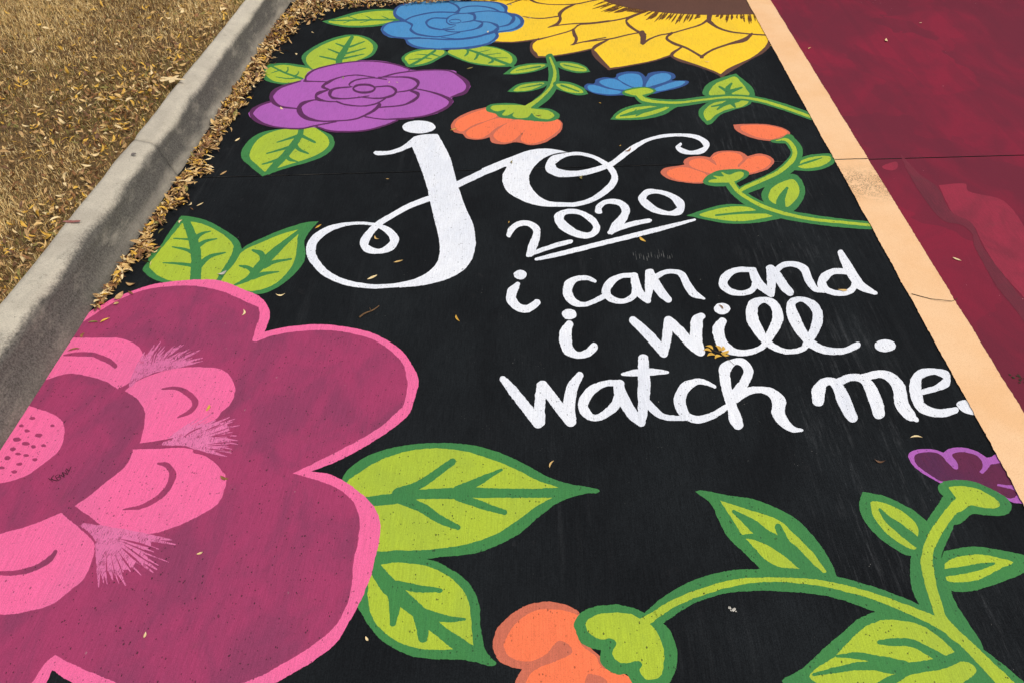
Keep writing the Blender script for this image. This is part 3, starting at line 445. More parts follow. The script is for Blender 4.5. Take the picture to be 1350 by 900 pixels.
p1|calyx|green|1058,1310 1080,1328 1121,1335 1158,1329 1197,1304 1220,1276 1220,1252 1201,1231 1175,1224 1139,1226 1109,1226 1072,1199 1046,1198 1029,1220 1067,1272,1 1058,1291
p2|calyx_fill|lime|1087,1311 1129,1314 1160,1305 1187,1280 1194,1259 1177,1247 1148,1248 1120,1255 1096,1240 1075,1235 1090,1268 1089,1291
s1|stem_stripe|lime|1100,1284,1112,1257 1052,1240,1064,1220 1002,1188,1019,1171 962,1137,983,1126 941,1099,967,1096 934,1077,963,1083 924,1017,951,1025 921,970,946,979 920,936,944,949 930,903,955,921 955,870,977,887 976,828,1001,847 996,788,1025,808 1033,719,1064,741
T|painted_flower|small plum flower with lilac edge painted against the beige line at the right|painted flower|flowers painted on the parking stall
p1|petals|purple|1077,1320 1041,1349 1020,1379 1017,1407 1028,1425 1056,1436 1093,1437 1116,1425,1 1138,1441 1176,1445 1207,1432 1223,1412,1 1275,1413 1290,1263 1245,1264 1224,1269 1211,1290 1192,1299 1155,1322 1111,1328
p2|petal_fill|darkplum|1075,1329 1050,1352 1031,1381 1032,1407 1049,1422 1085,1427 1105,1417 1113,1396 1123,1371 1133,1371 1139,1392 1135,1417 1149,1427 1177,1428 1201,1416 1205,1398 1199,1378 1185,1362 1189,1357 1205,1368 1223,1387 1238,1391 1256,1388 1264,1325 1215,1323,1 1213,1318 1248,1305 1248,1288 1225,1278 1209,1294 1188,1308 1149,1327 1114,1335
T|painted_name|large white swash word jo painted in the middle of the black stall|lettering|white lettering painted on the black stall
p1|letter_dot|white|-413,3236 -419,3206 -444,3184 -478,3176 -515,3183 -544,3203 -557,3233 -551,3263 -527,3286 -492,3295 -454,3288 -425,3266
p1|letter_j|white|-649,3002 -644,3016 -585,3020 -534,3065 -497,3145,1 -459,3165 -398,3173,1 -379,3125 -326,2967 -285,2780 -239,2598 -203,2484 -187,2377 -186,2325 -193,2264 -218,2201 -271,2147 -347,2113 -424,2098,1 -427,2125,1 -374,2150 -328,2203 -309,2272 -317,2374 -349,2514 -383,2666 -402,2752 -455,2936 -494,3056,1 -541,3011 -581,2989 -628,2981
s1|letter_j|white|-412,2129,-407,2104 -483,2115,-479,2093 -544,2119,-542,2093 -614,2140,-615,2111 -683,2191,-691,2159 -733,2265,-753,2238 -747,2308,-782,2314 -746,2361,-775,2397 -709,2428,-722,2461 -644,2464,-649,2484 -589,2465,-592,2485 -552,2451,-551,2474 -515,2416,-505,2450 -493,2374,-464,2386 -496,2352,-472,2315 -524,2316,-518,2288 -562,2336,-568,2296 -567,2349,-599,2354 -561,2396,-587,2424 -538,2461,-556,2492 -498,2518,-512,2549 -444,2581,-456,2615 -361,2645,-372,2683
s1|letter_o|white|-288,2721,-302,2764 -169,2839,-182,2884 -123,2882,-136,2929 -84,2923,-95,2967
p1|letter_o|white|161,3024,1 113,3046 56,3054 -7,3034 -76,2980 -137,2930 -190,2884,1 -187,2824,1 -135,2866 -92,2901 -105,2837 -102,2772 -83,2710 -43,2662 3,2627 60,2607 131,2606,1 131,2636,1 74,2646 28,2700 3,2775 5,2852 35,2934 77,2991 126,3020
s1|letter_o|white|118,2606,118,2637 183,2610,181,2640 251,2647,244,2679 319,2726,304,2762 352,2802,326,2815 348,2886,325,2861 317,2950,303,2917 268,3001,262,2975 204,3029,202,3001 145,3016,148,2983 87,2983,108,2930 66,2884,107,2918 111,2827,121,2889 176,2828,177,2873 247,2851,243,2892 333,2909,327,2946 389,2980,378,3016 435,3044,427,3083 503,3125,501,3152 578,3164,579,3192 657,3174,661,3201 715,3148,727,3185 733,3096,763,3119 723,3076,728,3036 676,3049,671,3017 641,3074,627,3034 636,3084,614,3081 643,3100,637,3116
T|painted_year|white handwritten year 2020 with an underline painted right of the swash word|lettering|white lettering painted on the black stall
s1|digit_two|white|-62,2404,-77,2413 -54,2432,-72,2455 -35,2466,-43,2499 -4,2474,0,2509 17,2444,40,2470 15,2407,43,2399 1,2349,30,2331 -4,2304,18,2290
s1|digit_two|white|7,2282,2,2306 61,2319,56,2342 109,2344,105,2372 151,2365,148,2390
s1|digit_zero|white|130,2527,97,2546 144,2555,141,2589 189,2552,196,2583 228,2501,247,2533 235,2463,261,2450 216,2436,218,2400 175,2455,163,2411 137,2509,112,2464 130,2527,97,2546
s1|digit_two|white|277,2572,250,2577 276,2597,259,2623 299,2630,298,2662 338,2622,348,2660 350,2590,381,2610 342,2556,367,2529 311,2503,333,2468 293,2452,308,2431
s1|digit_two|white|299,2429,296,2454 357,2466,354,2497 401,2489,400,2519 444,2505,444,2532
s1|digit_zero|white|451,2669,421,2677 462,2696,457,2737 497,2709,502,2738 541,2677,555,2711 559,2619,593,2651 559,2608,573,2568 528,2583,524,2556 485,2611,472,2572 457,2659,433,2616 451,2669,421,2677
s1|underline|white|33,2261,31,2278 101,2283,98,2310 270,2358,268,2386 458,2441,457,2471 613,2521,613,2536
T|painted_words|first white handwritten line reading i can and, below the underlined year|lettering|white lettering painted on the black stall
p1|letter_dot|white|-3,2179 -6,2165 -14,2155 -24,2151 -35,2155 -43,2165 -47,2178 -44,2192 -36,2202 -25,2206 -14,2203 -6,2193
s1|letter_i|white|-37,2135,-25,2120 -64,2098,-33,2079 -65,2035,-35,2054 -34,1988,-21,2024 2,1979,-2,2017 30,2003,18,2034 40,2018,25,2043
s1|letter_c|white|227,2161,222,2143 204,2179,201,2153 166,2176,171,2149 126,2142,152,2118 119,2068,150,2083 146,2020,160,2053 185,2012,185,2036 221,2030,216,2054 259,2059,253,2084
s1|letter_a|white|361,2200,360,2172 316,2191,318,2166 272,2162,289,2131 246,2096,275,2097 268,2041,281,2072 312,2031,312,2057 353,2058,341,2082 369,2101,348,2114
s1|letter_a|white|351,2183,373,2189 347,2137,377,2151 356,2081,382,2108 383,2040,401,2066
s1|letter_n|white|401,2049,383,2052 418,2116,391,2119 430,2206,401,2207
s1|letter_n|white|402,2191,430,2212 412,2132,443,2159 430,2076,457,2107 451,2046,470,2071
s1|letter_n|white|427,2154,421,2184 469,2192,467,2217 500,2195,505,2221 513,2179,533,2206 520,2127,546,2151 538,2074,559,2105 574,2060,579,2072
s1|letter_a|white|768,2239,762,2210 714,2238,713,2208 662,2200,677,2168 638,2135,669,2149 663,2090,677,2122 704,2082,709,2109 746,2099,740,2125 769,2135,752,2154
s1|letter_a|white|755,2218,781,2230 751,2179,783,2203 762,2124,791,2157 791,2082,810,2109
s1|letter_n|white|817,2101,792,2100 836,2175,805,2172 845,2243,816,2237
s1|letter_n|white|819,2215,846,2246 829,2177,860,2208 838,2122,870,2153 851,2093,878,2124
s1|letter_n|white|844,2202,838,2231 881,2241,881,2271 916,2243,928,2276 930,2218,959,2248 931,2155,960,2179 948,2109,965,2135 975,2104,984,2127
s1|letter_d|white|1089,2239,1080,2206 1040,2238,1037,2204 989,2197,1005,2168 966,2135,1000,2155 988,2099,1004,2129 1030,2088,1037,2115 1075,2107,1070,2133 1106,2152,1090,2171
s1|letter_d|white|1084,2325,1107,2342 1080,2253,1114,2279 1083,2183,1119,2215 1097,2123,1126,2161 1136,2100,1149,2121
T|painted_words|second white handwritten line reading i will with a full stop|lettering|white lettering painted on the black stall
p1|letter_dot|white|159,1975 156,1962 147,1953 135,1949 123,1952 115,1961 112,1974 115,1987 124,1996 136,2000 148,1997 157,1987
s1|letter_i|white|126,1937,146,1921 104,1895,140,1884 102,1837,141,1848 117,1788,143,1821 153,1769,157,1799 190,1779,181,1810 214,1807,198,1836
s1|letter_w|white|328,1933,347,1962 357,1881,381,1914 382,1834,408,1864 404,1787,428,1813
s1|letter_w|white|427,1793,404,1799 445,1855,417,1861 465,1948,434,1953
s1|letter_w|white|438,1929,463,1964 465,1881,492,1915 490,1828,515,1860 513,1795,537,1830
s1|letter_w|white|541,1813,513,1802 544,1878,507,1873 558,1950,523,1963 562,1962,550,1988
p1|letter_dot|white|654,2014 648,1999 636,1989 623,1984 610,1988 603,1998 601,2013 607,2027 619,2038 632,2042 645,2039 653,2028
s1|letter_i|white|612,1964,630,1944 583,1921,617,1913 579,1860,615,1879 592,1812,620,1850 633,1793,642,1822 678,1797,679,1823 722,1823,716,1844 757,1865,740,1889
s1|letter_l|white|750,1856,732,1874 791,1919,766,1940 817,1981,782,1978 813,2054,786,2024 775,2077,769,2047 723,2053,745,2021 697,1973,736,1982 704,1907,738,1933 724,1852,747,1878 748,1821,762,1848 788,1803,795,1826 835,1814,834,1836 871,1844,864,1869
s1|letter_l|white|862,1837,847,1852 905,1899,883,1917 941,1974,908,1975 943,2048,913,2018 903,2080,894,2054 856,2067,869,2040 831,2001,869,2011 831,1943,870,1968 842,1885,874,1914 864,1833,888,1865 903,1806,917,1840 952,1806,959,1835 984,1819,985,1846 1013,1837,1012,1863
p1|full_stop|white|1129,1850 1120,1835 1105,1825 1087,1820 1072,1824 1064,1834 1064,1848 1073,1863 1088,1873 1106,1878 1121,1874 1129,1864
T|painted_words|third white handwritten line reading watch me with a full stop, lowest lettering|lettering|white lettering painted on the black stall
s1|letter_w|white|-74,1668,-60,1686 -46,1615,-25,1641 -12,1556,11,1582 25,1493,48,1518
s1|letter_w|white|55,1506,25,1506 56,1569,26,1571 63,1652,32,1656
s1|letter_w|white|37,1641,60,1667 64,1591,88,1617 92,1539,116,1564 115,1500,137,1522
s1|letter_w|white|142,1514,115,1508 141,1572,107,1572 150,1639,120,1653 168,1691,150,1707
s1|letter_a|white|273,1681,272,1652 227,1676,230,1652 179,1647,196,1620 150,1590,178,1581 158,1539,181,1561 190,1516,194,1541 226,1529,216,1555 261,1564,242,1586 275,1602,252,1615
s1|letter_a|white|255,1662,283,1671 254,1623,288,1641 270,1570,301,1594 288,1530,314,1558 311,1504,329,1527
s1|letter_t|white|333,1514,310,1517 346,1569,317,1571 362,1665,325,1664 367,1779,337,1777
s1|letter_t|white|286,1699,286,1712 325,1697,326,1727 374,1702,377,1731 415,1710,417,1722
s1|letter_t|white|333,1587,350,1607 351,1552,368,1577 381,1528,389,1550 424,1523,428,1542 449,1526,450,1543
s1|letter_c|white|548,1667,542,1654 526,1685,520,1666 499,1692,499,1666 452,1669,470,1639 423,1609,456,1603 425,1557,455,1576 447,1525,462,1551 480,1515,483,1543 518,1530,515,1554 551,1554,545,1574 578,1576,572,1596
s1|letter_h|white|581,1571,566,1581 607,1613,586,1633 646,1669,625,1688 672,1731,642,1726 656,1778,638,1748 622,1779,623,1752 578,1751,604,1725 567,1696,599,1701 565,1631,594,1641 568,1577,596,1589 565,1529,602,1547 573,1504,602,1522
s1|letter_h|white|605,1599,597,1620 635,1625,632,1656 671,1638,677,1663 695,1623,715,1655 699,1597,740,1615 688,1553,727,1567 704,1509,730,1535 729,1488,741,1510 755,1491,758,1501
s1|letter_m|white|845,1603,814,1604 859,1641,826,1657 870,1668,867,1701 885,1669,910,1698 884,1611,926,1636 888,1561,925,1582 893,1540,926,1561
s1|letter_m|white|902,1666,902,1697 945,1691,950,1721 972,1687,991,1717 977,1654,1013,1679 973,1590,1013,1608 971,1556,1005,1567
s1|letter_m|white|985,1690,989,1723 1032,1707,1041,1739 1053,1693,1081,1729 1057,1657,1098,1679 1043,1590,1086,1612 1057,1543,1089,1571 1076,1538,1089,1555
s1|letter_e|white|1140,1642,1144,1664 1182,1656,1184,1679 1228,1681,1215,1704 1246,1738,1219,1711 1209,1751,1199,1725 1159,1743,1162,1710 1119,1695,1149,1686 1099,1629,1135,1641 1102,1573,1132,1605 1140,1555,1156,1586 1177,1558,1186,1588 1204,1570,1208,1593
p1|full_stop|white|1219,1608 1239,1620 1256,1619 1268,1567 1233,1570 1220,1587
T|scribbled_name|small dark scribbled word KENNY on the magenta ring of the giant flower|lettering|
s1|pen_stroke|ink|-1228,1282,-1228,1284 -1211,1271,-1211,1272
s1|pen_stroke|ink|-1219,1293,-1217,1292 -1221,1280,-1219,1282 -1202,1274,-1202,1276
s1|pen_stroke|ink|-1213,1288,-1213,1290 -1200,1276,-1200,1278 -1195,1281,-1196,1282
s1|pen_stroke|ink|-1207,1284,-1208,1285 -1202,1287,-1204,1289
s1|pen_stroke|ink|-1212,1289,-1213,1291 -1209,1294,-1210,1295
s1|pen_stroke|ink|-1207,1295,-1206,1296 -1196,1283,-1195,1284
s1|pen_stroke|ink|-1206,1295,-1206,1296 -1190,1287,-1190,1289
s1|pen_stroke|ink|-1201,1301,-1200,1302 -1189,1287,-1188,1288
s1|pen_stroke|ink|-1201,1303,-1200,1304 -1191,1292,-1190,1293
s1|pen_stroke|ink|-1200,1303,-1200,1304 -1185,1296,-1185,1298
s1|pen_stroke|ink|-1196,1310,-1195,1311 -1184,1296,-1183,1297
s1|pen_stroke|ink|-1196,1314,-1195,1316 -1185,1306,-1185,1308
s1|pen_stroke|ink|-1187,1322,-1185,1322 -1186,1308,-1184,1307 -1185,1302,-1184,1301
T|overlapping_paint_patch|brighter red and darker roller laps in the maroon paint at the right|paint mark|
p1|dark_lap|maroon_dark|1542,3053,1 1561,2892 1597,2776 1584,2615 1632,2550 1610,2383 1611,2266 1614,2146 1620,2016,1 1572,1910,1 1570,2033 1562,2164 1573,2307 1583,2393 1603,2461 1587,2519 1532,2547 1517,2651 1517,2808 1525,2934
p1|bright_lap|maroon_red|1608,2797,1 1715,2813 1709,2753 1802,2703 1821,2621 1812,2513 1786,2354 1639,2034,1 1618,2156 1610,2271 1613,2383 1630,2532 1588,2591 1590,2666
p1|bright_lap|maroon_red|1432,2939 1461,2962 1503,2977 1489,2926 1458,2907 1433,2918
"""
LEAVES = """
-560,2791|tiny tan leaflet on black paint left of the j stem
-766,2449|small amber leaflet by the tip of the pointed painted leaf
-545,2377|tan leaflet inside the small loop of the j
-446,2242|curled tan leaflet inside the big loop of the j
-522,2149|pale thin leaflet resting just above the bottom of the j loop
-222,1943|yellow leaflet on black paint left of the first handwritten line
-808,2044|pale yellow leaflet right below the pointed painted leaf
-901,1953|pale leaflet on the upper magenta petal
-1279,2585|left one of two pale leaflets near the litter above the painted leaf pair
-1244,2586|right one of two pale leaflets near the litter above the painted leaf pair
-73,2932|olive brown leaflet standing on the left side of the o
415,3041|brown leaflet lying across the swash tail of the o
205,2815|thin olive leaflet inside the o
384,3086|tiny yellow leaflet above the swash tail
-71,2495|tiny yellow leaflet left of the year 2020
407,2395|yellow leaflet just below the year underline
628,2022|brown leaflet on the dot of the i in will
1046,2117|small tan leaflet on the bowl of the d
-1374,1773|brown leaflet on the top inner pink petal by the kerb
-1377,1835|brown curled leaflet at the kerb above the top inner petal
-1336,1909|yellow curled leaflet on magenta near the kerb
-1366,1901|cluster leaflet of olive colour on magenta near the kerb
-890,1540|amber leaflet on the middle inner pink petal
-766,1069|pale round bud scale on the magenta petal below the third inner petal
-821,860|pale crumpled bud scale low on the magenta petal
69,1361|curled tan leaflet on black paint above the large horizontal painted leaf
1061,1480|pale upright leaflet above the plum flower
934,1387|dark brown twig bit on black paint left of the plum flower
-1198,4013|cream leaflet between litter and the painted leaf above the purple rose
-905,3728|green leaflet on the upper petal of the purple rose
-677,3682|cream seed on the right of the purple rose centre
-637,3682|brown seed beside the cream seed on the purple rose
-1129,3397|cream leaflet on the left petal of the purple rose
-1176,4299|cream leaflet near the litter at the far left
-234,4332|cream leaflet on the blue rose
-299,3857|thin olive leaflet between the blue and purple roses
-122,4748|white leaflet where the blue rose meets the sunflower
-11,4537|cream leaflet on the left sunflower petal
-331,3212|yellow leaflet on the left lobe of the hanging orange flower
-33,3177|brown seed on the hanging orange flower
39,3350|dark brown leaflet on the calyx of the hanging orange flower
884,3959|cream leaflet on the lowest sunflower petal
1437,4145|tan leaflet on maroon paint beside the beige line
2145,4520|pale leaflet far out on the maroon paint
1870,4256|round cream leaflet on the maroon paint near the line
1487,2301|pale broken leaflet on the maroon paint
321,3486|tiny yellow leaflet below the small blue flower
1326,1712|brown leaflet on the beige line
-1032,2158|white crumpled scrap between the painted leaf pair
-776,1293|rusty leaflet at the tip of the third inner pink petal
-336,863|tiny cream seed on black paint under the lower painted leaf
"""
KM = {'red': [-1.52, 2.227], 'gum': [-1.486, 2.684], 'oak': [-1.554, 3.31]}
# ---------------------------------------------------------------- materials
def lin(c):
    c = c / 255.0
    return c / 12.92 if c <= 0.04045 else ((c + 0.055) / 1.055) ** 2.4
def rgb(r, g, b): return (lin(r), lin(g), lin(b), 1.0)
class NB:
    """tiny node builder"""
    def __init__(s, name):
        s.m = bpy.data.materials.new(name); s.m.use_nodes = True; s.t = s.m.node_tree; s.n = s.t.nodes; s.l = s.t.links
        s.bsdf = s.n['Principled BSDF']
        s.bsdf.inputs['Roughness'].default_value = 0.8
        s.bsdf.inputs['Specular IOR Level'].default_value = 0.25
        s.pos = s.n.new('ShaderNodeNewGeometry').outputs['Position']
    def setin(s, sock, v):
        if hasattr(v, 'is_linked') or hasattr(v, 'links'): s.l.new(v, sock)
        elif v is not None: sock.default_value = v
    def scale(s, v, sc, rot=0.0):
        n = s.n.new('ShaderNodeMapping'); s.l.new(v, n.inputs[0]); n.inputs['Scale'].default_value = sc; n.inputs['Rotation'].default_value = (0, 0, rot); return n.outputs[0]
    def noise(s, v, sc, detail=3, rough=0.55, dist=0.0):
        n = s.n.new('ShaderNodeTexNoise'); s.l.new(v, n.inputs['Vector']); n.inputs['Scale'].default_value = sc
        n.inputs['Detail'].default_value = detail; n.inputs['Roughness'].default_value = rough; n.inputs['Distortion'].default_value = dist; return n.outputs['Fac']
    def vor(s, v, sc, out='Distance', rnd=1.0):
        n = s.n.new('ShaderNodeTexVoronoi'); s.l.new(v, n.inputs['Vector']); n.inputs['Scale'].default_value = sc; n.inputs['Randomness'].default_value = rnd; return n.outputs[out]
    def rng(s, v, a, b, c=0.0, d=1.0, smooth=True):
        n = s.n.new('ShaderNodeMapRange'); s.setin(n.inputs[0], v); n.interpolation_type = 'SMOOTHSTEP' if smooth else 'LINEAR'
        for i, q in enumerate((a, b, c, d)): s.setin(n.inputs[i + 1], q)
        return n.outputs[0]
    def math(s, op, a, b=None):
        n = s.n.new('ShaderNodeMath'); n.operation = op; s.setin(n.inputs[0], a); s.setin(n.inputs[1], b); return n.outputs[0]
    def mix(s, f, a, b, mode='MIX'):
        n = s.n.new('ShaderNodeMix'); n.data_type = 'RGBA'; n.blend_type = mode
        s.setin(n.inputs[0], f); s.setin(n.inputs[6], a); s.setin(n.inputs[7], b); return n.outputs[2]
    def sep(s, v):
        n = s.n.new('ShaderNodeSeparateXYZ'); s.l.new(v, n.inputs[0]); return n.outputs
    def bump(s, h, dist=0.001, strength=1.0):
        n = s.n.new('ShaderNodeBump'); s.l.new(h, n.inputs['Height']); n.inputs['Distance'].default_value = dist; n.inputs['Strength'].default_value = strength
        s.l.new(n.outputs[0], s.bsdf.inputs['Normal'])
    def col(s, c): s.setin(s.bsdf.inputs['Base Color'], c); return s.m
MAT = {}
def paint(name, c, c2=None, mottle=0.5, pit=1.0, wear=0.0, dry=False, rough=0.8, spec=0.25, lowscale=3.0, grime=0.25):
    b = NB(name)
    c2 = c2 or tuple(x * 0.8 for x in c[:3]) + (1,)
    # roller patches: soft, slightly stretched along the stall
    p1 = b.noise(b.scale(b.pos, (1.3, 0.7, 1)), lowscale, 4, 0.6, 0.6)
    f = b.math('MULTIPLY', b.rng(p1, 0.38, 0.68), mottle)
    col = b.mix(f, c, c2)
    # fine roller stipple and broom finish of the concrete showing through
    st = b.noise(b.pos, 420, 2, 0.7)
    br = b.noise(b.scale(b.pos, (420, 14, 1)), 1.0, 3, 0.6)
    g = b.math('MULTIPLY', b.rng(st, 0.3, 0.7, 0.86, 1.09), b.rng(br, 0.3, 0.7, 0.89, 1.07))
    mu = b.n.new('ShaderNodeCombineColor')
    for i in range(3): b.l.new(g, mu.inputs[i])
    col = b.mix(1.0, col, mu.outputs[0], 'MULTIPLY')
    md = b.noise(b.scale(b.pos, (2.2, 1, 1)), 22, 4, 0.7, 0.5); col = b.mix(b.rng(md, 0.5, 0.75, 0, 0.45), col, c2)
    # grime clouds
    gr = b.noise(b.pos, 9, 5, 0.7, 0.4)
    col = b.mix(b.rng(gr, 0.56, 0.85, 0.0, grime), col, rgb(70, 66, 62))
    # pores of the concrete
    vd = b.vor(b.scale(b.pos, (1, 0.62, 1), 0.1), 140)
    keep = b.noise(b.pos, 60, 2, 0.5)
    thr = b.rng(keep, 0.42, 0.76, 0.0, 0.36, False)
    hole = b.math('LESS_THAN', vd, thr)
    sparse = b.rng(b.noise(b.pos, 5, 2), 0.25, 0.5)
    hole = b.math('MULTIPLY', hole, b.math('MULTIPLY', sparse, pit * 0.75))
    col = b.mix(hole, col, rgb(34, 28, 30))
    # rare pale chips
    v2 = b.vor(b.scale(b.pos, (1, 0.7, 1)), 23)
    chip = b.math('LESS_THAN', b.math('ADD', v2, b.math('MULTIPLY', b.noise(b.pos, 500, 2), 0.16)), 0.125)
    chip = b.math('MULTIPLY', chip, b.rng(b.noise(b.pos, 2.3, 3), 0.5, 0.6, 0.0, wear))
    col = b.mix(chip, col, rgb(170, 165, 155))
    b.col(col)
    h = b.math('ADD', b.math('MULTIPLY', st, 0.35), b.math('MULTIPLY', br, 0.3))
    h = b.math('SUBTRACT', h, b.math('MULTIPLY', hole, 0.9))
    b.bump(h, 0.0012, 0.8)
    b.bsdf.inputs['Roughness'].default_value = rough; b.bsdf.inputs['Specular IOR Level'].default_value = spec
    if dry:
        a = b.noise(b.scale(b.pos, (380, 70, 1)), 1.0, 4, 0.75); a = b.math('ADD', a, b.math('MULTIPLY', b.math('SUBTRACT', b.noise(b.pos, 45, 3), .5), .5))
        b.l.new(b.rng(a, 0.32, 0.50, 0.10, 0.94), b.bsdf.inputs['Alpha'])
    MAT[name] = b.m
paint('white', rgb(236, 238, 242), rgb(214, 219, 229), 0.5, 0.8, 0, grime=0.05)
paint('pink', rgb(238, 104, 154), rgb(222, 106, 152), 0.55, 0.8, grime=0.14)
paint('magenta', rgb(162, 58, 99), rgb(138, 57, 92), 1.0, 1.0, 0.3, lowscale=6.0, grime=0.26)
paint('dusty_pink', rgb(230, 122, 170), rgb(210, 106, 154), 0.7, 1.0, dry=True)
paint('green', rgb(64, 130, 68), rgb(58, 120, 70), 0.6, 0.8, grime=0.12)
paint('lime', rgb(172, 192, 54), rgb(156, 178, 62), 0.6, 1.0, grime=0.18)
paint('yellow', rgb(250, 204, 44), rgb(232, 192, 52), 0.6, 0.4, grime=0.14)
paint('brown', rgb(98, 66, 54), rgb(86, 58, 50), 0.5, 0.3, grime=0.1)
paint('brown_dry', rgb(96, 60, 34), rgb(120, 76, 30), 0.5, 0.3, dry=True)
paint('blue', rgb(70, 140, 194), rgb(84, 144, 190), 0.6, 0.4, grime=0.12)
paint('navy', rgb(50, 82, 138), rgb(54, 84, 132), 0.4, 0.4, grime=0.1)
paint('purple', rgb(174, 94, 178), rgb(160, 92, 168), 0.6, 0.6, grime=0.12)
paint('plum', rgb(92, 40, 86), rgb(84, 42, 80), 0.4, 0.4, grime=0.1)
paint('darkplum', rgb(84, 36, 72), rgb(100, 34, 66), 0.8, 0.5, grime=0.1)
paint('orange', rgb(248, 122, 78), rgb(234, 118, 82), 0.5, 0.7, grime=0.1)
paint('rust', rgb(202, 108, 82), rgb(192, 106, 86), 0.5, 0.7, grime=0.1)
paint('ink', rgb(52, 24, 36), None, 0.2, 0.2)
def black_paint():
    b = NB('black')
    f = b.noise(b.scale(b.pos, (1.6, 0.8, 1)), 2.2, 5, 0.6, 0.5)
    col = b.mix(b.rng(f, 0.35, 0.7), rgb(23, 25, 27), rgb(30, 33, 35))
    # tyre dust: faint paler streaks that run along the stall
    s = b.noise(b.scale(b.pos, (26, 1.1, 1), 0.05), 1.0, 5, 0.7)
    s2 = b.noise(b.pos, 1.3, 3, 0.5)
    dust = b.math('MULTIPLY', b.rng(s, 0.5, 0.8), b.rng(s2, 0.45, 0.7))
    col = b.mix(b.math('MULTIPLY', dust, 0.16), col, rgb(92, 94, 96))
    xx = b.sep(b.pos)[0]; tr = b.noise(b.scale(b.pos, (60, 5, 1)), 1.0, 5, 0.8)
    track = b.math('MULTIPLY', b.rng(b.math('ABSOLUTE', b.math('SUBTRACT', xx, 0.93)), 0.10, 0.28, 1.0, 0.0), b.rng(tr, 0.5, 0.72, 0, 0.15))
    col = b.mix(track, col, rgb(110, 112, 114))
    cl = b.noise(b.pos, 14, 6, 0.75, 0.3)
    col = b.mix(b.rng(cl, 0.6, 0.85, 0, 0.18), col, rgb(90, 84, 84))
    st = b.noise(b.pos, 420, 2, 0.7); br = b.noise(b.scale(b.pos, (420, 14, 1)), 1.0, 3, 0.6)
    gx = b.math('MULTIPLY', b.rng(b.noise(b.pos, 300, 3, .85), .35, .65, .72, 1.35), b.rng(br, .3, .7, .8, 1.2)); mu = b.n.new('ShaderNodeCombineColor')
    for i in range(3): b.l.new(gx, mu.inputs[i])
    col = b.mix(1.0, col, mu.outputs[0], 'MULTIPLY')
    # sand-grain specks
    v = b.vor(b.pos, 120); k = b.noise(b.pos, 9, 4, 0.7)
    sp = b.math('LESS_THAN', v, b.rng(k, 0.56, 0.85, 0.0, 0.26, False))
    col = b.mix(b.math('MULTIPLY', sp, 0.55), col, rgb(150, 148, 142))
    v2 = b.vor(b.pos, 55); k2 = b.noise(b.pos, 33, 2, 0.5)
    sp2 = b.math('LESS_THAN', v2, b.rng(k2, 0.66, 0.8, 0.0, 0.16, False))
    col = b.mix(b.math('MULTIPLY', sp2, 0.8), col, rgb(165, 160, 150))
    b.col(col)
    b.bump(b.math('ADD', b.math('MULTIPLY', st, 0.35), b.math('MULTIPLY', br, 0.35)), 0.0012, 0.8)
    b.bsdf.inputs['Roughness'].default_value = 0.95; b.bsdf.inputs['Specular IOR Level'].default_value = 0.06
    MAT['black'] = b.m
black_paint()
paint('maroon_red', rgb(150, 42, 64), rgb(128, 40, 58), 1.0, 0.2, lowscale=5)
paint('maroon_dark', rgb(102, 38, 52), rgb(118, 40, 56), 1.0, 0.2, lowscale=5)
def maroon_paint():
    b = NB('maroon')
    # roller laps: cells with soft edges, red over dark maroon
    wv = b.noise(b.pos, 1.4, 2, 0.5)
    vecw = b.n.new('ShaderNodeVectorMath'); vecw.operation = 'ADD'; b.l.new(b.pos, vecw.inputs[0])
    nn = b.n.new('ShaderNodeTexNoise'); b.l.new(b.pos, nn.inputs['Vector']); nn.inputs['Scale'].default_value = 3.0; nn.inputs['Detail'].default_value = 3
    sc = b.n.new('ShaderNodeVectorMath'); sc.operation = 'SCALE'; b.l.new(nn.outputs['Color'], sc.inputs[0]); sc.inputs[3].default_value = 0.5
    b.l.new(sc.outputs[0], vecw.inputs[1])
    lap = b.n.new('ShaderNodeTexVoronoi'); lap.inputs['Scale'].default_value = 2.0; b.l.new(b.scale(vecw.outputs[0], (1.5, 0.7, 1), 0.25), lap.inputs['Vector'])
    lapr = b.sep(lap.outputs['Color'])[0]
    soft = b.noise(b.scale(b.pos, (1.2, 0.8, 1), 0.3), 1.9, 5, 0.65, 0.8)
    f = b.math('ADD', b.math('MULTIPLY', lapr, 0.22), soft)
    col = b.mix(b.rng(f, 0.48, 0.82), rgb(112, 41, 57), rgb(138, 39, 60))
    fine = b.noise(b.scale(b.pos, (6, 2, 1), 0.2), 3, 5, 0.7, 1.0)
    col = b.mix(b.rng(fine, 0.58, 0.8, 0, 0.3), col, rgb(152, 54, 74))
    st = b.noise(b.pos, 300, 3, 0.8)
    col = b.mix(b.rng(st, 0.4, 0.65, 0, 0.3), col, rgb(84, 34, 46))
    rl = b.noise(b.scale(b.pos, (9, .6, 1), .5), 1.0, 2, .5); col = b.mix(b.rng(rl, .54, .58, 0, .25), col, rgb(98, 40, 54))
    v2 = b.vor(b.pos, 70); k2 = b.noise(b.pos, 2.6, 4, 0.6); k3 = b.noise(b.pos, 60, 1)
    thr = b.math('MULTIPLY', b.rng(k2, 0.52, 0.8, 0.0, 0.5, False), b.rng(k3, 0.5, 0.75))
    col = b.mix(b.math('MULTIPLY', b.math('LESS_THAN', v2, thr), 0.7), col, rgb(200, 140, 145))
    b.col(col); b.bump(st, 0.001, 0.6); b.bsdf.inputs['Roughness'].default_value = 0.9; b.bsdf.inputs['Specular IOR Level'].default_value = 0.1
    MAT['maroon'] = b.m
maroon_paint()
